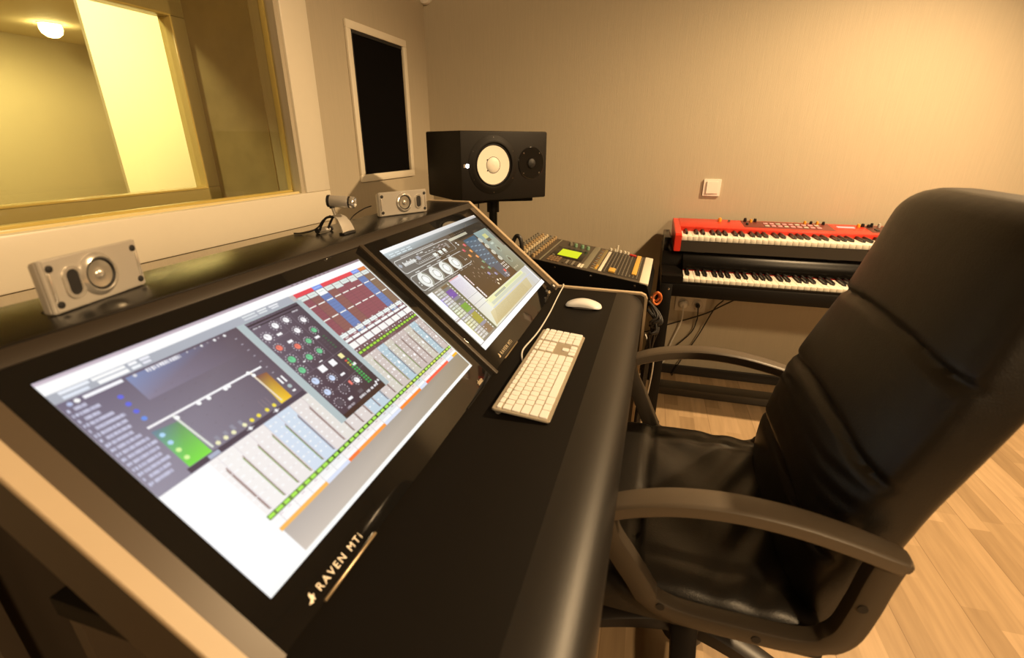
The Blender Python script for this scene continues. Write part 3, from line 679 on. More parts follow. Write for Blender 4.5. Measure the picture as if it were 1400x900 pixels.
    for q in range(20):
        v = .1845 - q * .0082
        R(.0300, v - .0070, .0500, v - .0006, pal[q], 3); R(.0330, v - .0050, .0480, v - .0026, mixc(pal[q], (255, 255, 255), .7), 4)
        R(.0515, v - .0070, .0680, v - .0006, mixc(pal[q], (225, 225, 220), .5), 3); R(.1075, v - .0052, .1120, v - .0012, (240, 240, 232), 5)
        if 3 <= q < 6: R(.0265, v - .0082, .0290, v, (150, 140, 240), 4)
        if q > 12: R(.0265, v - .0082, .0290, v, (220, 220, 140), 4)
        g = [(124, 104, 76), (124, 124, 120), (120, 84, 168), (124, 88, 176), (120, 84, 170), (140, 136, 150), (116, 118, 100), (130, 128, 128), (124, 170, 64), (120, 166, 60), (128, 172, 70), (150, 148, 160), (168, 160, 70), (168, 162, 62), (172, 164, 66), (168, 162, 60), (150, 148, 164), (136, 112, 84), (136, 110, 82), (138, 112, 84)][q]
        R(.0720, v - .0080, .1050, v, g, 3)
        if q in (4, 7, 12, 17, 18): R(.074, v - .005, .079, v - .002, (226, 216, 220), 5)
    R(.1130, .0165, .1230, .1865, (112, 112, 80), 4)
    P.poly([(.123, .0165), (.200, .0165), (.200, .1880), (.123, .1880)], [(226, 228, 200), (236, 240, 220), (236, 234, 244), (214, 206, 226)], 3)
    for q in range(16): L((.126, .176 - q * .0034), (.186, .176 - q * .0034), .0006, (190, 180, 206), 4)
    R(.1235, .1842, .182, .1875, (232, 176, 176), 5)
    for v in (.120, .098, .084): L((.124, v), (.200, v), .0010, (150, 150, 156), 4)
    P.poly([(.186, .0165), (.5945, .0165), (.5945, .0885), (.186, .0885)], [(226, 220, 190), (196, 196, 190), (210, 212, 206), (240, 240, 196)], 3)
    R(.200, .074, .530, .0855, (236, 238, 180), 4); R(.205, .064, .55, .0725, (206, 212, 190), 4); R(.250, .075, .345, .0825, (176, 182, 160), 5)
    for q in range(20): R(.352 + q * .0085, .0755, .3580 + q * .0085, .0830, (206, 216, 160), 5)
    R(.190, .0565, .575, .0590, (196, 206, 226), 5)
    P.poly([(.132, .0210), (.500, .0210), (.520, .0560), (.160, .0560)], [(206, 190, 140), (200, 186, 140), (206, 196, 156), (222, 212, 170)], 4)
    for q in range(11): L((.150 + q * .004, .0240 + q * .0028), (.46, .0240 + q * .0028), .0007, (176, 160, 112), 5)
    R(.540, .0175, .590, .0860, (204, 206, 204), 4); R(.5830, .0165, .5945, .0885, (230, 232, 236), 5)
    R(0, 0, W, .0150, (255, 255, 255), 4); L((.0, .0158), (W, .0158), .0010, (120, 116, 120), 5)
    return P

def make_monitor(du, painter, w, label):
    t = thing('touch_monitor', label, 'monitor', M=SL @ Matrix.Translation((du, 0, 0)), group='touch monitors set into the desk hutch')
    U0, U1, V0, V1 = -.028, (.6325 if du == 0 else .6255), -.0485, .3645
    MB().box(U0, U1, V0, V1, -.045, -.0001, .0008).build('bezel', GLASSBLK, t)
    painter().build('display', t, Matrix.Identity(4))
    # bird emblem beside the lettering
    bird = [(-.0065, -.0035), (-.001, -.001), (.0005, .0045), (.003, .0058), (.0028, .0015), (.0062, .0008), (.0035, -.0015), (.0030, -.0052), (.0008, -.0030), (-.001, -.0058)]
    MB().prism(bird, .0001, .0006, Matrix.Translation((.0265, -.0335, 0))).build('bird_emblem', GOLD, t)
    text('lettering', 'RAVEN MTi', .0135, GOLD, t, Matrix.Translation((.0385, -.0380, .0004)), space=1.32)
    text('lettering', 'slate', .0150, GOLD, t, Matrix.Translation((.5560, -.0390, .0004)), shear=.25, space=.9)
    MB().box(.034, .140, -.0500, -.0462, -.004, .0028, .001).build('bottom_clip', mat('bronze_clip', (.30, .23, .14, 1), .3, metal=.6), t)
    MB().box(.470, .570, -.0500, -.0470, -.004, .0020, .001).build('bottom_clip', BLK, t)
    return t
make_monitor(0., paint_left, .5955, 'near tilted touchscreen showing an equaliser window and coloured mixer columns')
make_monitor(.6798, paint_right, .6075, 'far tilted touchscreen showing a rack unit with four large white dials')
pb = thing('power_button', 'tiny white button on the black bracket at the lower corner of the far touchscreen', 'button', M=SL @ Matrix.Translation((1.318, -.034, .0005)))
MB().prism(rrect(.009, .009, .002), 0, .004, None, .001).build('cap', WHITE, pb)
MB().prism(rrect(.020, .024, .003), -.001, .0012, None, .0005).build('mount', RUB, pb)

# ------------------------------------------------------------------ small silver speakers on the hutch
def desktop_speaker(loc, rz, w, h, label, flip):
    t = thing('desktop_speaker', label, 'speaker', loc, rz, 'small silver speakers on the hutch')
    # local: x along the face, -y forward, z up; origin = front bottom left
    poly = [(.004, 0), (0, -.004), (0, -.015), (w, -.015), (w, -.004), (w - .004, 0)]
    g = MB(); g.prism([(p[0], -p[1]) for p in poly][::-1], .0015, h, None, 0)
    for v in g.bm.verts:
        if v.co.z > h * .5 and v.co.y > .01: v.co.z = h * .93
    bmesh.ops.bevel(g.bm, geom=list(g.bm.edges), offset=.0018, segments=2, affect='EDGES')
    g.build('case', SILV, t)
    MB().box(w * .16, w * .84, .0140, .034, .004, h * .80, .005).build('rear_housing', SILV, t)
    hx = h / .069; cx = w * .5 if flip else w * .5
    Fm = frame((cx, 0, h * .52), (1, 0, 0), (0, 0, 1))
    r = h * .385
    MB().lathe([(r * .80, .004), (r * .86, .0052), (r * .98, .0036), (r * 1.08, .0012), (r * 1.10, -.002), (r * .78, -.002)], Fm, 36, False).build('driver_ring', SILVB, t)
    MB().lathe([(r * .66, .0018), (r * .74, .0042), (r * .84, .0036), (r * .84, .0005), (r * .66, .0005)], Fm, 36, False).build('surround', RUB, t)
    MB().lathe([(r * .70, .0024), (r * .45, .0012), (r * .30, .0008), (r * .26, .0010)], Fm, 36, False).build('cone', CONE, t)
    MB().lathe([(r * .27, .0010), (r * .22, .0034), (r * .12, .0048), (.0004, .0052)], Fm, 24, False).build('dust_cap', SILVB, t)
    px = w * .245 if not flip else w * .80
    Pm = frame((px, 0, h * .50), (1, 0, 0), (0, 0, 1))
    a = rrect(h * .235, h * .47, h * .11, 6); b = rrect(h * .37, h * .60, h * .175, 6)
    MB().loft([[Pm @ Vector((p[0], p[1], -.0005)) for p in b], [Pm @ Vector((p[0], p[1], .0022)) for p in b], [Pm @ Vector((p[0] * 1.06, p[1] * 1.03, .0022)) for p in a], [Pm @ Vector((p[0], p[1], .0010)) for p in a]], True, False).build('port_rim', SILVB, t)
    MB().prism(a, .0005, .0012, Pm).build('port', RUB, t)
    for sx in (.011, w - .011):
        for sz in (.17 * h, .83 * h): MB().lathe([(.0045, 0), (.0045, .0012), (.0022, .0018)], frame((sx, 0, sz), (1, 0, 0), (0, 0, 1)), 14).build('screw', RUB, t)
    for sx in (.006, w - .010): MB().box(sx, sx + .0035, -.0014, .0005, .25 * h, .75 * h, .0006).build('trim_bar', SILVB, t)
    MB().box(.01, w - .01, .006, .030, 0, .0018).build('foot', RUB, t)
    return t
desktop_speaker((-.6945, .3655, 1.0352), math.radians(102.7), .146, .069, 'small silver speaker at the near end of the hutch shelf', False)
desktop_speaker((-.751, 1.205, 1.0352), math.radians(64.8), .171, .0675, 'small silver speaker at the far end of the hutch shelf under the black wall panel', True)
cable('speaker_cable', [(-.795, 1.235, 1.062), (-.812, 1.22, 1.055), (-.826, 1.19, 1.040), (-.832, 1.165, 1.02)], .0016, CABB, 'thin cable looping behind the far small silver speaker')

# ------------------------------------------------------------------ webcam
wc = thing('webcam', 'silver tube webcam on a folded clip standing on the hutch shelf', 'webcam', (-.716, .958, 1.0352))
A, B = Vector((-.010, -.001, .0735)), Vector((.043, .015, .0705)); dv = (B - A).normalized()
q = dv.to_track_quat('Z', 'Y').to_matrix().to_4x4(); q.translation = A
MB().lathe([(.0100, -.004), (.0128, -.002), (.0132, .001), (.0132, .043), (.0125, .045)], q, 28).build('barrel', SILV, wc)
MB().lathe([(.0135, -.003), (.0139, -.001), (.0139, .002), (.0135, .0035)], q, 28).build('end_ring', RUB, wc)
MB().lathe([(.0125, .044), (.0130, .0465), (.0125, .049)], q, 28).build('front_ring', RUB, wc)
MB().lathe([(.0120, .048), (.0132, .050), (.0132, .056), (.0110, .0595), (.0065, .0560), (.0060, .053)], q, 28, False).build('lens_ring', SILVB, wc)
MB().lathe([(.0066, .0555), (.004, .0575), (.0004, .0580)], q, 20).build('lens', GLASSBLK, wc)
MB().cyl((-.005, 0, .062), (.001, .002, .038), .0038).build('neck', SILV, wc)
MB().cyl((-.006, 0, .066), (-.004, 0, .0575), .0062).build('pivot', RUB, wc)
# front shell of the clip: curved plate
cur = [(.000, .040), (.008, .0375), (.016, .030), (.023, .018), (.028, .004)]
g = MB(); rr = []
for (x, z) in catmull([(c[0], 0, c[1]) for c in cur], 4) and [(p.x, p.z) for p in catmull([(c[0], 0, c[1]) for c in cur], 4)]:
    wv = .013 + .35 * x
    rr.append([Vector((x, -wv + .004, z)), Vector((x + .002, -wv + .004, z + .002)), Vector((x + .0030, .004, z + .0035)), Vector((x + .002, wv + .004, z + .002)), Vector((x, wv + .004, z)), Vector((x + .0006, .004, z + .0010))])
g.loft(rr).build('front_clip', SILV, wc); clip = bpy.context.scene.objects['front_clip']
MB().box(-.0035, .0035, -.0055, .0055, -.0006, .0006, .0003, frame((.0215, .004, .0270), (0, 1, 0), (-.5, 0, .86)) @ Matrix.Rotation(PI / 2, 4, 'Z')).build('badge', mat('green_badge', (.35, .45, .10, 1), .4), clip)
MB().tube([(.002, -.010, .040), (-.016, -.012, .036), (-.030, -.013, .020), (-.038, -.013, .005)], .0028, 8).build('rear_leg', RUB, wc)
MB().tube([(.002, .014, .040), (-.014, .014, .036), (-.026, .013, .020), (-.034, .013, .005)], .0028, 8).build('rear_leg', RUB, wc)
MB().cyl((-.040, -.018, .0052), (-.034, .018, .0052), .0045).build('roller', SILV, wc)
for p in ((-.0405, -.020, .0055), (-.0335, .020, .0055)): MB().cyl(p, (p[0], p[1] + .005, p[2]), .0055).build('roller_foot', RUB, wc)
MB().box(.019, .034, -.020, .026, 0, .005, .0015).build('front_foot', RUB, wc)
MB().tube([(-.004, -.010, .042), (-.020, -.018, .032), (-.034, -.020, .016), (-.052, -.025, .006), (-.070, -.034, .0022), (-.087, -.042, .0020)], .0018, 6).build('cord', CABB, wc)

# ------------------------------------------------------------------ studio monitor speaker on its stand
hs = thing('studio_speaker', 'large black studio speaker lying on its side with white woofer', 'speaker', (-.712, 1.718, 1.021), .851)
w_, h_, d_ = .388, .252, .320
HSF = frame((0, 0, 0), (1, 0, 0), (0, 0, 1))     # local face plane: x along, y up, z forward
MB().box(0, w_, 0.0, d_, 0, h_, .006).build('cabinet', SPKBLK, hs)
Wm = frame((.137, 0, .131), (1, 0, 0), (0, 0, 1))
MB().lathe([(.078, .004), (.082, .0085), (.090, .0085), (.094, .006), (.101, .004), (.107, .0010), (.107, -.003), (.076, -.003)], Wm, 48, False).build('woofer_ring', SPKBLK, hs)
MB().lathe([(.077, .0030), (.074, .0060), (.0715, .0045), (.0700, .0020)], Wm, 48, False).build('surround', RUB, hs)
MB().lathe([(.0745, .0035), (.060, .0022), (.040, .0012), (.029, .0008)], Wm, 48, False).build('woofer', WOOF, hs); woofer = bpy.context.scene.objects['woofer']
MB().lathe([(.0290, .0008), (.0285, .0012), (.022, .0050), (.012, .0072), (.0004, .0080)], Wm, 32, False).build('dust_cap', WOOF, woofer)
MB().lathe([(.0290, .0010), (.0298, .0016), (.0306, .0012)], Wm, 32, False).build('cap_seam', RUB, woofer)
for dz in (-.018, .018): MB().lathe([(.0025, .001), (.0022, .0026)], frame((.137 - .026, 0, .131 + dz * 1.1), (1, 0, 0), (0, 0, 1)), 10).build('cone_terminal', RUB, woofer)
for k in range(6):
    a = math.radians(30 + 60 * k)
    MB().lathe([(.0028, .001), (.0028, .0042), (.0012, .0046)], frame((.137 + .098 * math.cos(a), 0, .131 + .098 * math.sin(a)), (1, 0, 0), (0, 0, 1)), 12).build('screw', MET, hs)
Tm = frame((.312, 0, .135), (1, 0, 0), (0, 0, 1))
MB().lathe([(.062, -.002), (.062, .0012), (.058, .0030), (.048, .0015), (.032, .0002), (.021, .0006), (.020, .0030), (.018, .0030)], Tm, 40, False).build('tweeter_waveguide', GLASSBLK, hs)
MB().lathe([(.019, .001), (.0165, .0062), (.009, .0098), (.0004, .0108)], Tm, 28, False).build('tweeter_dome', RUB, hs)
for k in range(4):
    a = math.radians(45 + 90 * k)
    MB().lathe([(.0024, .001), (.0024, .0036), (.001, .004)], frame((.312 + .053 * math.cos(a), 0, .135 + .053 * math.sin(a)), (1, 0, 0), (0, 0, 1)), 12).build('screw', MET, hs)
MB().prism([(.0075 * math.cos(2 * PI * k / 18), .0075 * math.sin(2 * PI * k / 18)) for k in range(18)], .0005, .0022, frame((.0265, 0, .130), (1, 0, 0), (0, 0, 1))).build('power_light', emit('white_led', (1, .98, 1, 1), 5), hs)
MB().prism(rrect(.010, .012, .001), .0002, .0010, frame((.0155, 0, .130), (1, 0, 0), (0, 0, 1))).build('logo_plate', SILVB, hs)
stc = Vector((-.677, 1.975, 0))
st = thing('speaker_stand', 'black pole stand under the large black studio speaker', 'stand', stc, .851)
MB().cyl((0, 0, .03), (0, 0, .985), .0175, seg=24).build('pole', STANDB, st)
g = MB(); g.box(-.10, .10, -.035, .035, 1.000, 1.0208, .003); g.build('top_plate', STANDB, st)
for a_ in (0.35, -.35, PI - .35, PI + .35):
    g = MB(); g.box(.02, .172, -.011, .011, .998, 1.0208, .004, Matrix.Rotation(a_, 4, 'Z')); g.build('support_arm', STANDB, st)
MB().cyl((0, 0, .955), (0, 0, 1.0), .026, seg=24).build('collar', STANDB, st)
for k in range(3):
    a = 2 * PI * k / 3 + .4
    MB().tube([(.012 * math.cos(a), .012 * math.sin(a), .26), (.08 * math.cos(a), .08 * math.sin(a), .12), (.125 * math.cos(a), .125 * math.sin(a), .010)], .010, 8).build('leg', STANDB, st)
cable('speaker_cable', [(-.742, 1.985, 1.02), (-.742, 1.972, .985), (-.742, 1.972, .90), (-.745, 1.985, .78), (-.74, 2.0, .62)], .0032, CABB, 'black cable hanging under the studio speaker beside its pole')

# ------------------------------------------------------------------ computer keyboard
kb = thing('computer_keyboard', 'slim white and aluminium keyboard lying on the desk', 'keyboard', (-.2618, .7402, .75), -.0028)
KL, KW = .43, .114
def kz(x): return .0168 - .0098 * x / KW
KM = frame((0, 0, kz(0)), (1, 0, -.0098 / KW), (0, 1, 0))
MB().prism(rrect(KW, KL, .006, 4, KW / 2, KL / 2), -.0042, -.0002, KM, .001).build('base_plate', ALU, kb)
MB().cyl((.010, .010, .0072), (.010, KL - .010, .0072), .0070, seg=16).build('rear_tube', mat('clear_grey_foot', (.25, .23, .2, 1), .15), kb)
for yy in (.012, KL - .032): MB().box(.094, .106, yy, yy + .02, 0, .0042, .001).build('foot', RUB, kb)
keys = []
def keyrow(x, hgt, units, start):
    y = start
    for un in units:
        wd = abs(un) * .01868
        if un > 0: keys.append((x, x + hgt, y, y + wd))
        y += wd
M0 = .0062; N0 = M0 + 15 * .01868 + .0085; P0 = N0 + 3 * .01868 + .0085
hx = .01785; x0 = .0070
keyrow(x0, .0105, [15 / 14.] * 14, M0); keyrow(x0, .0105, [1] * 3, N0); keyrow(x0, .0105, [1] * 4, P0)
rx = [x0 + .0118 + hx * k for k in range(5)]
keyrow(rx[0], hx, [1] * 13 + [2], M0); keyrow(rx[1], hx, [1.5] + [1] * 12 + [1.5], M0); keyrow(rx[2], hx, [1.75] + [1] * 11 + [2.25], M0); keyrow(rx[3], hx, [2.25] + [1] * 10 + [2.75], M0); keyrow(rx[4], hx, [1.5, 1.25, 1.5, 6.5, 1.5, 1.25, 1.5], M0)
for k in range(2): keyrow(rx[k], hx, [1] * 3, N0)
keyrow(rx[3], hx, [-1, 1], N0); keyrow(rx[4], hx, [1] * 3, N0)
for k in range(3): keyrow(rx[k], hx, [1] * 4, P0)
keyrow(rx[3], hx, [1] * 3, P0); keyrow(rx[4], hx, [2, 1], P0)
keys.append((rx[3], rx[3] + 2 * hx, P0 + 3 * .01868, P0 + 4 * .01868))
keys.sort(key=lambda k: k[2])
rest = MB()
for i, (a, b, c, d) in enumerate(keys):
    g = MB() if i < 100 else rest
    g.prism(rrect(b - a - .0022, d - c - .0022, .0018, 2, (a + b) / 2, (c + d) / 2), 0, .0022, KM, .0005)
    if i < 100: g.build('key', KEYW, kb)
o = rest.build('key', KEYW, kb); o['kind'] = 'stuff'
MB().tube([(.012, .245, .006), (-.004, .243, .004), (-.013, .262, .0035), (-.022, .295, .0032), (-.0235, .33, .0032), (-.017, .435, .0032), (-.020, .59, .0032), (-.0285, .735, .0032), (-.032, .80, .0032), (-.034, .872, .0065), (-.036, .888, .008), (-.036, .897, .003), (-.036, .915, -.07)], .0020, 8).build('cord', CABW, kb)

# ------------------------------------------------------------------ mouse
mo = thing('computer_mouse', 'low white arched mouse on the desk by the far end', 'mouse', (-.192, 1.432, .75), math.radians(-2))
g = MB(); rings = []
n = 28
for i in range(n + 1):
    t = -1 + 2 * i / n
    x = .0570 * t; hh = .0050 + .0125 * (1 - abs(t) ** 2.0) ; wd = .0285 * (1 - abs(t) ** 6) ** .5 + .0006
    if abs(t) == 1: wd = .006; hh = .002
    zb = .0030 + .0052 * (1 - abs(t) ** 2)
    ringp = []
    for k in range(24):
        th = 2 * PI * k / 24; c, s_ = math.cos(th), math.sin(th)
        ringp.append(Vector((x, wd * math.copysign(abs(c) ** .7, c), zb + (hh * max(0, s_) ** .8 if s_ > 0 else -.0012 * abs(s_)))))
    rings.append(ringp)
g.loft(rings).build('shell', WHITE, mo, sharp=60)
MB().prism(rrect(.086, .044, .02, 6), 0.0002, .0048, None, .001).build('base', mat('grey_mouse_base', (.22, .2, .18, 1), .3), mo)

# ------------------------------------------------------------------ mixer
SLP = .148
mx = thing('audio_mixer', 'black digital mixing console with a lit yellow display beyond the desk end', 'mixer', (-.022, 1.753, .751), -.02)
MM = frame((0, 0, 0), (-math.cos(SLP), 0, math.sin(SLP)), (0, -1, 0))    # x = towards the rear, y = -depth, z = out of the top
def mf(a, b, h=0.): return MM @ Vector((a, -b, h))
def mbox(g, a0, a1, b0, b1, h0, h1, bev=0.): g.box(a0, a1, -b1, -b0, h0, h1, bev, MM); return g
poly = [(.030, -.055), (.012, -.002), (0, -.0002), (-.53 * math.cos(SLP), .53 * math.sin(SLP) - .0002), (-.545, .02), (-.545, -.130), (.018, -.130), (.026, -.10)]
g = MB(); g.prism(poly, 0, .43, frame((0, 0, 0), (1, 0, 0), (0, 0, 1), (0, 1, 0)), .002); g.build('body', MIXB, mx)
mbox(MB(), .006, .525, .002, .428, -.001, .0012, .0005).build('top_panel', MIXT, mx)
g = MB(); mbox(g, -.018, .016, .002, .428, -.006, .0042, .003); g.build('armrest', MIXW, mx)
mbox(MB(), .398, .404, .004, .426, .0010, .0032, .0006).build('panel_seam', MIXG, mx)
mbox(MB(), .255, .385, .110, .285, .0010, .0030, .001).build('display_surround', PIANOB, mx)
mbox(MB(), .276, .360, .137, .250, .0028, .0040).build('display', emit('yellow_lcd', rgb(214, 226, 0), 1.0), mx)
mbox(MB(), .367, .378, .115, .130, .0028, .0045, .001).build('contrast_button', MIXG, mx)
def knob(a, b, r, h, m): MB().lathe([(r, 0.001), (r, h * .5), (r * .8, h), (r * .3, h)], Matrix.Translation(mf(a, b)) @ MM.to_3x3().to_4x4(), 12).build('knob', m, mx)
for i in range(11):
    for j in range(5):
        knob(.432 + j * .0205, .026 + i * .0380, .0072, .015, (KNOBG, BTNG, KNOBC, KNOBG, BTNG)[j])
for (a, b) in ((.347, .350), (.322, .343), (.292, .343), (.266, .338)): knob(a, b, .0085, .016, MIXG if a > .34 else KNOBGR)
for (a, b) in ((.173, .420), (.154, .424), (.130, .420), (.110, .420), (.095, .415)): knob(a, b, .006, .012, MIXW)
knob(.146, .425, .005, .030, MIXW)
def btn(a0, a1, b0, b1, m, h=.0045): mbox(MB(), a0, a1, b0, b1, .001, h, .0008).build('button', m, mx)
for i in range(4):
    for j in range(3): btn(.332 + i * .0125 - .0, .342 + i * .0125, .028 + j * .028, .050 + j * .028, BTNB)
for i in range(5): btn(.262 + i * .012, .2705 + i * .012, .030, .090, BTNG if i % 2 else MIXT)
for i in range(2): btn(.236 + i * .011, .2445 + i * .011, .020, .075, MIXW)
mbox(MB(), .218, .243, .030, .425, .0010, .0026, .0005).build('meter_strip', MIXG, mx)
for i in range(12): btn(.196, .208, .045 + i * .030, .062 + i * .030, BTNB if i % 2 else BTNG, .0035)
mbox(MB(), .181, .195, .040, .410, .0010, .0026, .0005).build('fader_slot_strip', mat('mixer_amber_strip', (.24, .19, .08, 1), .4), mx)
for i in range(3): btn(.184, .192, .055 + i * .022, .070 + i * .022, BTNY)
mbox(MB(), .164, .176, .036, .385, .0010, .0036, .0006).build('cream_strip', MIXW, mx)
g = MB()
mbox(g, .020, .160, .030, .400, .0010, .0018); g.build('fader_bay', mat('mixer_bay_black', (.022, .019, .016, 1), .5), mx)
nb = 0; restb = MB(); done = 0
for i in range(10):
    for j in range(18):
        a, b = .027 + i * .0138, .045 + j * .0195
        if .030 < a < .056 and b > .075: continue
        if .112 < a < .142 and b < .105: continue
        g = MB() if done < 70 else restb
        mbox(g, a, a + .0042, b, b + .011, .0016, .0034, .0005)
        if done < 70: g.build('pad_button', BTNG, mx)
        done += 1
o = restb.build('pad_button', BTNG, mx); o['kind'] = 'stuff'
mbox(MB(), .033, .052, .085, .412, .0016, .0070, .002).build('amber_bar', BTNY, mx)
mbox(MB(), .114, .139, .048, .100, .0016, .0095, .002).build('amber_block', BTNY, mx)
mbox(MB(), .056, .086, .392, .412, .0012, .0080, .002).build('red_buttons', BTNR, mx)
for (a, z) in ((.338, -.014), (.195, -.014), (.030, -.014), (.015, -.050)):
    p = mf(a, 0); MB().lathe([(.0042, 0), (.0042, .0016), (.0015, .0024)], frame((p.x, -.0003, p.z + z), (1, 0, 0), (0, 0, 1)), 14).build('screw', MET, mx)
ms = thing('mixer_stand', 'black steel stand under the mixing console behind the desk side', 'stand', (-.022, 1.753, 0), -.02)
g = MB(); g.box(-.46, .005, .01, .42, .600, .6195, .003); g.build('shelf', STANDB, ms)
for (a, b) in ((-.45, .02), (-.45, .39), (-.03, .02), (-.03, .39)): MB().box(a, a + .025, b, b + .025, 0, .600, .002).build('leg', STANDB, ms)

# thick cable loop standing behind the mixer
cable('audio_cable', [(-.470, 1.70, .850), (-.473, 1.70, .885), (-.480, 1.702, .905), (-.490, 1.703, .9105), (-.500, 1.703, .900), (-.507, 1.70, .875), (-.512, 1.70, .82), (-.515, 1.71, .55), (-.512, 1.72, .25), (-.50, 1.74, .03), (-.46, 1.76, .0078), (-.40, 1.80, .0078)], .0075, CABB, 'thick black cable loop arching up left of the mixing console', seg=10)
# cables hanging at the mixer front
cable('orange_cable', [(.020, 1.80, .702), (.034, 1.795, .712), (.046, 1.80, .700), (.048, 1.805, .680), (.036, 1.80, .664), (.022, 1.79, .674), (.020, 1.80, .695), (.034, 1.81, .706), (.042, 1.812, .69), (.030, 1.815, .672), (.010, 1.83, .68)], .0042, CABO, 'orange cable coil hanging at the front corner of the mixing console')
for k in range(7):
    a = k * .9; xx = .006 + .006 * (k % 4); yy = 1.700 + .014 * (k % 5) - .01 * (k % 2)
    pts = [(.004, yy + .045, .690 - .006 * k), (xx + .018, yy + .03, .672 - .008 * k), (xx + .034 + .004 * math.sin(a), yy, .648 - .010 * k), (xx + .012, yy - .012, .628 - .008 * k), (xx + .030 * abs(math.cos(a)), yy + .01, .600 - .004 * k), (xx + .014, yy + .02, .560 - .01 * k), (xx + .006, yy + .06, .44), (xx - .004, yy + .08, .10)]
    tag(MB().tube(pts, .0046, 8).build('audio_cable', CABB), 'one of the tangled black cables hanging below the mixing console front', 'cable', 'tangled black cables below the console')
cable('audio_cable', [(.002, 1.760, .56), (.010, 1.752, .545), (.020, 1.75, .520), (.036, 1.75, .488), (.046, 1.75, .456), (.047, 1.75, .420), (.046, 1.75, .385), (.040, 1.75, .310), (.030, 1.76, .20), (.02, 1.78, .02)], .0030, CABW, 'thin white cable bowing out beside the desk end behind the far chair arm')

# ------------------------------------------------------------------ pianos
OCT = .16485; WKW = OCT / 7
BLK_POS = {0: .62, 1: 1.74, 3: 3.60, 4: 4.70, 5: 5.80}     # boundaries (in white keys from C), slightly spread as on real keys
def piano_keys(t, depth=.145, zw=0., rear=.0):
    """88 keys from A; white tops at z = zw, front edge at local y = 0, first key at x = 0"""
    kw = MB(); kb_ = MB()
    kw.box(.0005, WKW - .0005, 0, depth, zw - .020, zw, .0014)
    kb_.prism([(0.047, zw - .006), (.050, zw + .0100), (.056, zw + .0115), (depth, zw + .0120), (depth, zw - .006)], -.0052, .0052, frame((0, 0, 0), (0, 1, 0), (0, 0, 1), (1, 0, 0)), .0014)
    w0 = kw.build('white_key', IVORY, t); b0 = kb_.build('black_key', EBONY, t); b0.location.x = WKW * .98
    for i in range(1, 52):
        c = w0.copy(); COL.objects.link(c); c.parent = t; c.location.x = i * WKW
    for o_ in range(8):
        for k in (1, 2, 4, 5, 6):            # after C D F G A
            sh = {1: -.10, 2: .10, 4: -.13, 5: 0, 6: .13}[k]
            n_ = 2 + o_ * 7 + k
            if n_ > 51: continue
            c = b0.copy(); COL.objects.link(c); c.parent = t; c.location.x = (n_ + sh) * WKW
LK = 52 * WKW
nd = thing('stage_keyboard', 'red stage keyboard with knobs sitting on top of the black digital piano', 'keyboard instrument', (.116, 2.257, .847), XA)
piano_keys(nd, .145, 0.)
XL_, XR_ = -.030, LK + .030
prof_n = [(-.012, -.066), (-.012, -.020), (0, -.022), (.146, -.022), (.146, .016), (.150, .020), (.318, .030), (.322, .026), (.322, -.066)]
g = MB(); g.prism(prof_n, -.001, LK + .001, frame((0, 0, 0), (0, 1, 0), (0, 0, 1), (1, 0, 0))); 
g.build('keybed', mat('black_keybed', (.03, .025, .02, 1), .4), nd)
for (a, b) in ((XL_, -.0015), (LK + .0015, XR_)):
    MB().prism([(-.016, -.066), (-.016, .004), (-.008, .012), (.148, .022), (.318, .032), (.324, .026), (.324, -.066)], a, b, frame((0, 0, 0), (0, 1, 0), (0, 0, 1), (1, 0, 0)), .002).build('end_cheek', RED, nd)
NT = frame((0, .146, .0175), (1, 0, 0), (0, .172, .0125))
MB().box(-.002, LK + .002, -.004, .174, -.004, .0035, .001, NT).build('top_panel', RED, nd)
MB().box(0, LK, .138, .1475, -.004, .0195, .001).build('panel_lip', RED, nd)
def nb_(x, y, r, h, m, nm='knob'): MB().lathe([(r, .0035), (r, h * .6), (r * .75, h), (r * .2, h)], NT @ Matrix.Translation((x, y, 0)), 14).build(nm, m, nd)
AMB = mat('amber_knob', (.75, .33, .03, 1), .35); PINK = mat('pink_button', (.62, .30, .34, 1), .4); GRYB = mat('pale_grey_button', (.45, .42, .38, 1), .4)
MB().box(.282, .660, .030, .165, .0030, .0042, .0004, NT).build('control_field', mat('dark_control_field', (.16, .03, .022, 1), .4), nd)
MB().box(.665, .770, .060, .150, .0030, .0042, .0004, NT).build('display_field', RED, nd)
MB().box(.685, .755, .100, .125, .0035, .0055, .0004, NT).build('display', emit('keyboard_display', rgb(240, 214, 190), .9), nd)
MB().box(.800, 1.18, .030, .165, .0030, .0042, .0004, NT).build('control_field', mat('dark_control_field_two', (.10, .03, .022, 1), .4), nd)
nb_(.185, .135, .009, .020, AMB); nb_(.225, .120, .006, .016, MET)
nb_(.300, .145, .0075, .022, EBONY); nb_(.325, .140, .0065, .018, AMB); nb_(.345, .150, .0075, .020, EBONY); nb_(.300, .080, .0065, .014, EBONY)
for i in range(9):
    for j in range(2): MB().box(.375 + i * .027, .394 + i * .027, .060 + j * .045, .080 + j * .045, .0035, .0075, .001, NT).build('button', PINK if (i + j) % 3 else GRYB, nd)
for i in range(4): nb_(.560 + i * .026, .150, .0065, .018, (AMB, EBONY, AMB, EBONY)[i])
for i in range(3): nb_(.775 + i * .020, .130 + .01 * (i % 2), .0075, .018, (AMB, EBONY, EBONY)[i])
for i in range(9):
    nb_(.830 + i * .030, .140, .0065, .022, EBONY if i % 2 == 0 else GRYB)
    MB().box(.825 + i * .030, .838 + i * .030, .060, .095, .0035, .0080, .001, NT).build('button', GRYB if i % 3 else EBONY, nd)
g = MB()
for x in (.06, .6, 1.15): g.box(x, x + .05, .03, .07, -.0775, -.066, .002)
for x in (.06, .6, 1.15): g.box(x, x + .05, .24, .28, -.0775, -.066, .002)
g.build('rubber_feet', RUB, nd)

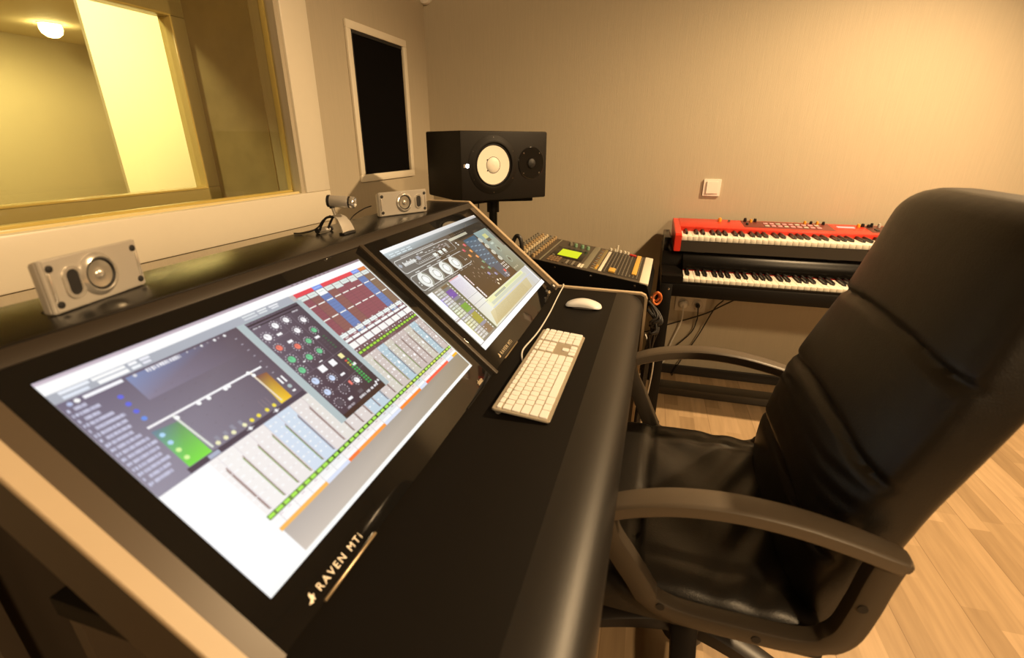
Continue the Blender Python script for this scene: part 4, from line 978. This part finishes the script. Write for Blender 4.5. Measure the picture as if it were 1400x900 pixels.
dp = thing('digital_piano', 'glossy black digital piano below the red stage keyboard', 'keyboard instrument', (.137, 2.125, .689), XA)
piano_keys(dp, .145, 0.)
PX = frame((0, 0, 0), (0, 1, 0), (0, 0, 1), (1, 0, 0))
MB().prism([(-.010, -.014), (-.010, -.0225), (.150, -.0225), (.150, .008), (.158, .018), (.160, .062), (.172, .080), (.425, .080), (.425, -.014)], -.001, LK + .001, PX).build('case', PIANOB, dp)
MB().box(-.001, LK + .001, .1440, .1505, -.002, .0035).build('felt_strip', mat('red_felt', (.35, .02, .018, 1), .9), dp)
for (a, b) in ((-.090, -.0015), (LK + .0015, LK + .090)):
    MB().prism([(-.014, -.0225), (-.014, .010), (-.006, .018), (.150, .020), (.162, .066), (.174, .080), (.425, .080), (.425, -.0225)], a, b, PX, .002).build('end_block', PIANOB, dp)
MB().box(-.088, LK + .088, .180, .40, .080, .0805).build('top_lid', PIANOB, dp)
MB().box(-.001, LK + .001, .165, .170, .040, .044, .001).build('chrome_line', mat('dark_chrome', (.3, .28, .25, 1), .2, metal=.9), dp)
g = MB(); g.box(-.088, -.058, .18, .40, .0805, .140, .003); g.build('end_post', PIANOB, dp)

ks = thing('piano_stand', 'black stand with square legs carrying the digital piano', 'stand', (.137, 2.125, 0), XA)
MB().box(-.088, LK + .088, -.022, .002, .611, .6655, .002).build('front_rail', STANDB, ks)
MB().box(-.088, LK + .088, .380, .404, .611, .6655, .002).build('rear_rail', STANDB, ks)
for x in (-.089, LK - .10):
    for y in (-.024, .36): MB().box(x, x + .048, y, y + .046, .0, .6655, .002).build('leg', STANDB, ks)
    MB().box(x + .004, x + .044, .02, .37, .611, .6655, .002).build('side_rail', STANDB, ks)
for x in (-.056, LK - .09):
    MB().lathe([(.0055, 0), (.0055, .0018), (.002, .0028)], frame((x, -.022, .643), (1, 0, 0), (0, 0, 1)), 14).build('screw', MET, ks)
MB().box(-.041, LK - .10, .212, .300, .004, .046, .003).build('floor_stretcher', mat('dark_stretcher', (.035, .028, .02, 1), .28), ks)

# ------------------------------------------------------------------ office chair
ch = thing('office_chair', 'black leather high-back swivel chair pulled up to the desk', 'chair', (0, 0, 0))
YC = .975
def lerp_prof(pts, z):
    for (z0, x0), (z1, x1) in zip(pts, pts[1:]):
        if z <= z1: t = (z - z0) / (z1 - z0); return x0 + (x1 - x0) * t
    return pts[-1][1]
FR = [(.40, .338), (.47, .322), (.53, .318), (.60, .326), (.66, .338), (.72, .352), (.78, .372), (.85, .398), (.92, .424), (.98, .441), (1.04, .456), (1.10, .472), (1.14, .486), (1.20, .500)]
FRs = [(p.x, p.y) for p in catmull([(a, b, 0) for a, b in FR], 6)]
SEAMS = (.600, .765, .935)
def seam_dip(z, y):
    d = 0.
    for s_ in SEAMS:
        zz = s_ + .012 * math.cos((y - YC) * 9)
        d += .013 * math.exp(-((z - zz) / .0075) ** 2)
    return d
rings = []
zs = [.43 + i * .0075 for i in range(int((1.158 - .43) / .0075) + 1)]
ZT = 1.160
for i in range(len(zs) + 10):
    if i < len(zs): z = zs[i]
    if i >= len(zs): z = zs[-1] + (ZT - zs[-1]) * (i - len(zs) + 1) / 10.
    top = max(0., (z - (ZT - .055)) / .055)
    k = math.sqrt(max(0., 1 - top ** 2.4)) if top > 0 else 1.
    wv = (.244 + .022 * math.sin(max(0, min(1, (z - .43) / .62)) * PI)) 
    wv = wv * (.60 + .40 * k) if top > 0 else wv
    xf = lerp_prof(FRs, z); ring_ = []
    for j in range(72):
        th = 2 * PI * j / 72; c, s_ = math.cos(th), math.sin(th)
        y = YC + wv * math.copysign(abs(c) ** .36, c)
        e = 1 - abs((y - YC) / wv) ** 4
        if s_ > 0:   # front
            dep = .062 * (abs(s_) ** .45)
            bulge = .016 * math.sin(2 * PI * .5 * min(1, max(0, (y - YC) / wv * .5 + .5)))
            x = xf + .048 - (dep + bulge * 0.6) * (.35 + .65 * k) + seam_dip(z, y) * (abs(s_) ** .5)
            x += .0025 * math.sin(z * 190 + y * 35) * math.exp(-((z - .70) / .05) ** 2) * abs(s_)
        else:
            x = xf + .048 + .062 * (abs(s_) ** .42) * (.35 + .65 * k)
        ring_.append(Vector((x, y, z)))
    rings.append(ring_)
MB().loft(rings).build('backrest', LEATH, ch, sharp=80)
# seat cushion
def seat():
    g = MB(); n = 48; X0, HX, HY = .105, .262, .296
    def pt(a, b, top):
        x = X0 + HX * a * math.sqrt(1 - .10 * b * b); y = YC + HY * b * math.sqrt(1 - .03 * a * a)
        if not top: return Vector((x, y, .408))
        e = (max(0, 1 - abs(a) ** 7) * max(0, 1 - abs(b) ** 16)) ** .5
        z = .440 + .043 * e
        sx = .040 + .010 * math.sin((y - YC) * 7)
        z -= .009 * math.exp(-((x - sx) / .007) ** 2) * e
        z -= .006 * math.exp(-((abs(y - YC) - .215) / .009) ** 2) * e * (x > sx) * min(1, (x - sx) / .02)
        if x > sx:
            z += .004 * math.sin(26 * (x - .08) + 22 * (y - YC)) * math.exp(-((x - .10) / .11) ** 2) * e
            z += .0045 * math.sin(60 * (x * .55 + (y - YC) * .8)) * math.exp(-((x - .09) / .07) ** 2 - ((y - 1.19) / .07) ** 2) * e
            z += .0035 * math.sin(85 * (x * .9 - (y - YC) * .5)) * math.exp(-((x - .24) / .08) ** 2) * e
        else: z -= .03 * max(0, (sx - x) / .2) ** 2
        return Vector((x, y, z))
    top = [[g.bm.verts.new(pt(-1 + 2 * i / n, -1 + 2 * j / n, True)) for j in range(n + 1)] for i in range(n + 1)]
    bot = [[g.bm.verts.new(pt(-1 + 2 * i / n, -1 + 2 * j / n, False)) for j in range(n + 1)] for i in range(n + 1)]
    fs = []
    for i in range(n):
        for j in range(n):
            fs.append(g.bm.faces.new((top[i][j], top[i + 1][j], top[i + 1][j + 1], top[i][j + 1]))); fs.append(g.bm.faces.new((bot[i][j], bot[i][j + 1], bot[i + 1][j + 1], bot[i + 1][j])))
    for i in range(n):
        for (A_, B_) in (((i, 0), (i + 1, 0)), ((i + 1, n), (i, n)), ((0, i + 1), (0, i)), ((n, i), (n, i + 1))):
            fs.append(g.bm.faces.new((top[A_[0]][A_[1]], bot[A_[0]][A_[1]], bot[B_[0]][B_[1]], top[B_[0]][B_[1]])))
    bmesh.ops.recalc_face_normals(g.bm, faces=fs)
    return g
seat().build('seat', LEATH, ch, sharp=80)
MB().prism(rrect(.44, .46, .05, 5, .11, YC), .385, .4085, None, .003).build('seat_pan', PLASD, ch)
# arms
def arm(y, out, drop=0.):
    pad = [(-.050, y, .640), (-.012, y, .6605), (.035, y, .680), (.095, y, .6955), (.17, y, .7030), (.25, y, .6990), (.32, y, .6870), (.375, y, .6730), (.408, y, .6630)]
    a = MB().tube(pad, 0, 16, 6, flat=(lambda t: .050 * (1 - .25 * abs(2 * t - 1) ** 6) if t < .97 else .030, lambda t: .028 if t < .98 else .016)).build('armrest', PLAS, ch)
    rg = [(-.034, y, .640), (-.020, y, .600), (.006, y, .560), (.036, y, .515), (.060, y, .478), (.092, y, .461), (.140, y, .4550), (.215, y, .4550), (.285, y, .4570), (.330, y, .4680), (.360, y, .500), (.372, y, .560), (.378, y, .620), (.385, y, .672)]
    rg = [(x, y_, z - drop * max(0, min(1, (.58 - z) / .08))) for (x, y_, z) in rg]
    MB().tube(rg, 0, 14, 5, flat=(.034, lambda t: .044 if t < .3 or t > .72 else .036)).build('arm_loop', PLASM, a)
    for (x, z) in ((.080, .475), (.238, .4555), (.366, .575)) if not drop else ():
        yb = y + out * .017
        MB().cyl((x, yb - .0006 * out * 0, z), (x, yb + out * .0012, z), .0075, seg=14).build('bolt_hole', RUB, a)
    # bracket to the seat
    MB().box(.10, .24, min(y, y - out * .075), max(y, y - out * .075), .420, .440, .002).build('bracket', PLASD, a)
    return a
arm(.668, -1); arm(1.283, 1, .035)
CX, CY = .178, .960
MB().cyl((CX, CY, .10), (CX, CY, .26), .034, seg=28).build('column', PLASD, ch)
MB().cyl((CX, CY, .25), (CX, CY, .385), .018, seg=24).build('gas_lift', STANDB, ch)
MB().lathe([(.020, .140), (.048, .138), (.056, .120), (.054, .06), (.03, .05)], Matrix.Translation((CX, CY, 0)), 28).build('hub', PLASD, ch)
MB().box(CX - .12, CX + .08, CY - .08, CY + .08, .355, .386, .006).build('tilt_mechanism', PLASD, ch)
MB().tube([(CX + .02, CY - .02, .372), (CX + .04, CY - .12, .366), (CX + .05, CY - .20, .352)], .006, 8).build('lever', PLASD, ch)
for k in range(5):
    a = math.radians(-22 + 72 * k); dx, dy = math.cos(a), math.sin(a)
    pts = [(CX + .03 * dx, CY + .03 * dy, .106), (CX + .12 * dx, CY + .12 * dy, .104), (CX + .22 * dx, CY + .22 * dy, .090), (CX + .30 * dx, CY + .30 * dy, .068)]
    lg = MB().tube(pts, 0, 12, 6, flat=(lambda t: .066 - .022 * t, lambda t: .052 - .024 * t)).build('base_leg', PLASD, ch)
    cx_, cy_ = CX + .29 * dx, CY + .29 * dy
    g = MB()
    for s_ in (-1, 1):
        g.cyl((cx_ - dy * .006 * s_, cy_ + dx * .006 * s_, .0265), (cx_ - dy * .024 * s_, cy_ + dx * .024 * s_, .0265), .0262, seg=20)
    g.cyl((cx_, cy_, .03), (cx_, cy_, .066), .007, seg=12)
    g.build('caster', RUB, lg)
MB().prism([(.36, .395), (.395, .40), (.44, .56), (.425, .60), (.40, .58), (.352, .425)], YC - .035, YC + .035, frame((0, 0, 0), (1, 0, 0), (0, 0, 1), (0, -1, 0)) @ Matrix.Scale(-1, 4, (0, 0, 1))).build('back_bracket', PLASD, ch)

# ------------------------------------------------------------------ lights
WARM = (1.0, .68, .36)
def spot(name, loc, target, energy, size=150, blend=.6, radius=.04, col=WARM):
    l = bpy.data.lights.new(name, 'SPOT'); l.energy = energy; l.spot_size = math.radians(size); l.spot_blend = blend; l.shadow_soft_size = radius; l.color = col
    o = bpy.data.objects.new(name, l); COL.objects.link(o); o.location = loc
    o.rotation_euler = (Vector(target) - Vector(loc)).to_track_quat('-Z', 'Y').to_euler(); return o
spot('ceiling_spot_back', (1.546, 1.857, 2.57), (.48, 1.52, .35), 370, 108, .62, .035)
spot('ceiling_spot_front', (1.7, -1.0, 2.50), (.5, .8, .4), 200, 150, .8, .10)
spot('low_fill_light', (2.2, -2.4, 1.9), (-.4, 1.4, .8), 85, 95, .8, .35)  # soft fill added behind the camera, no known fitting there
YEL = (1.0, .90, .62)
spot('booth_light', (-2.3, 2.3, 2.25), (-3.4, 3.0, 1.1), 300, 160, .6, .06, YEL)
spot('booth_light_far', (-5.4, 3.3, 2.25), (-5.8, 3.6, 0), 260, 165, .5, .06, YEL)
spot('booth_light_near', (-2.15, -.2, 2.2), (-1.5, 1.5, 1.1), 135, 120, .5, .16, YEL)
wd = bpy.data.worlds.new('world'); S.world = wd; wd.use_nodes = True
wd.node_tree.nodes['Background'].inputs['Color'].default_value = (1, .7, .4, 1); wd.node_tree.nodes['Background'].inputs['Strength'].default_value = .02

S.view_settings.view_transform = 'Standard'; S.view_settings.look = 'None'; S.view_settings.gamma = 1; S.view_settings.exposure = 0
S.view_settings.use_curve_mapping = False
S.cycles.use_denoising = True
S.cycles.max_bounces = 8; S.cycles.sample_clamp_indirect = 4
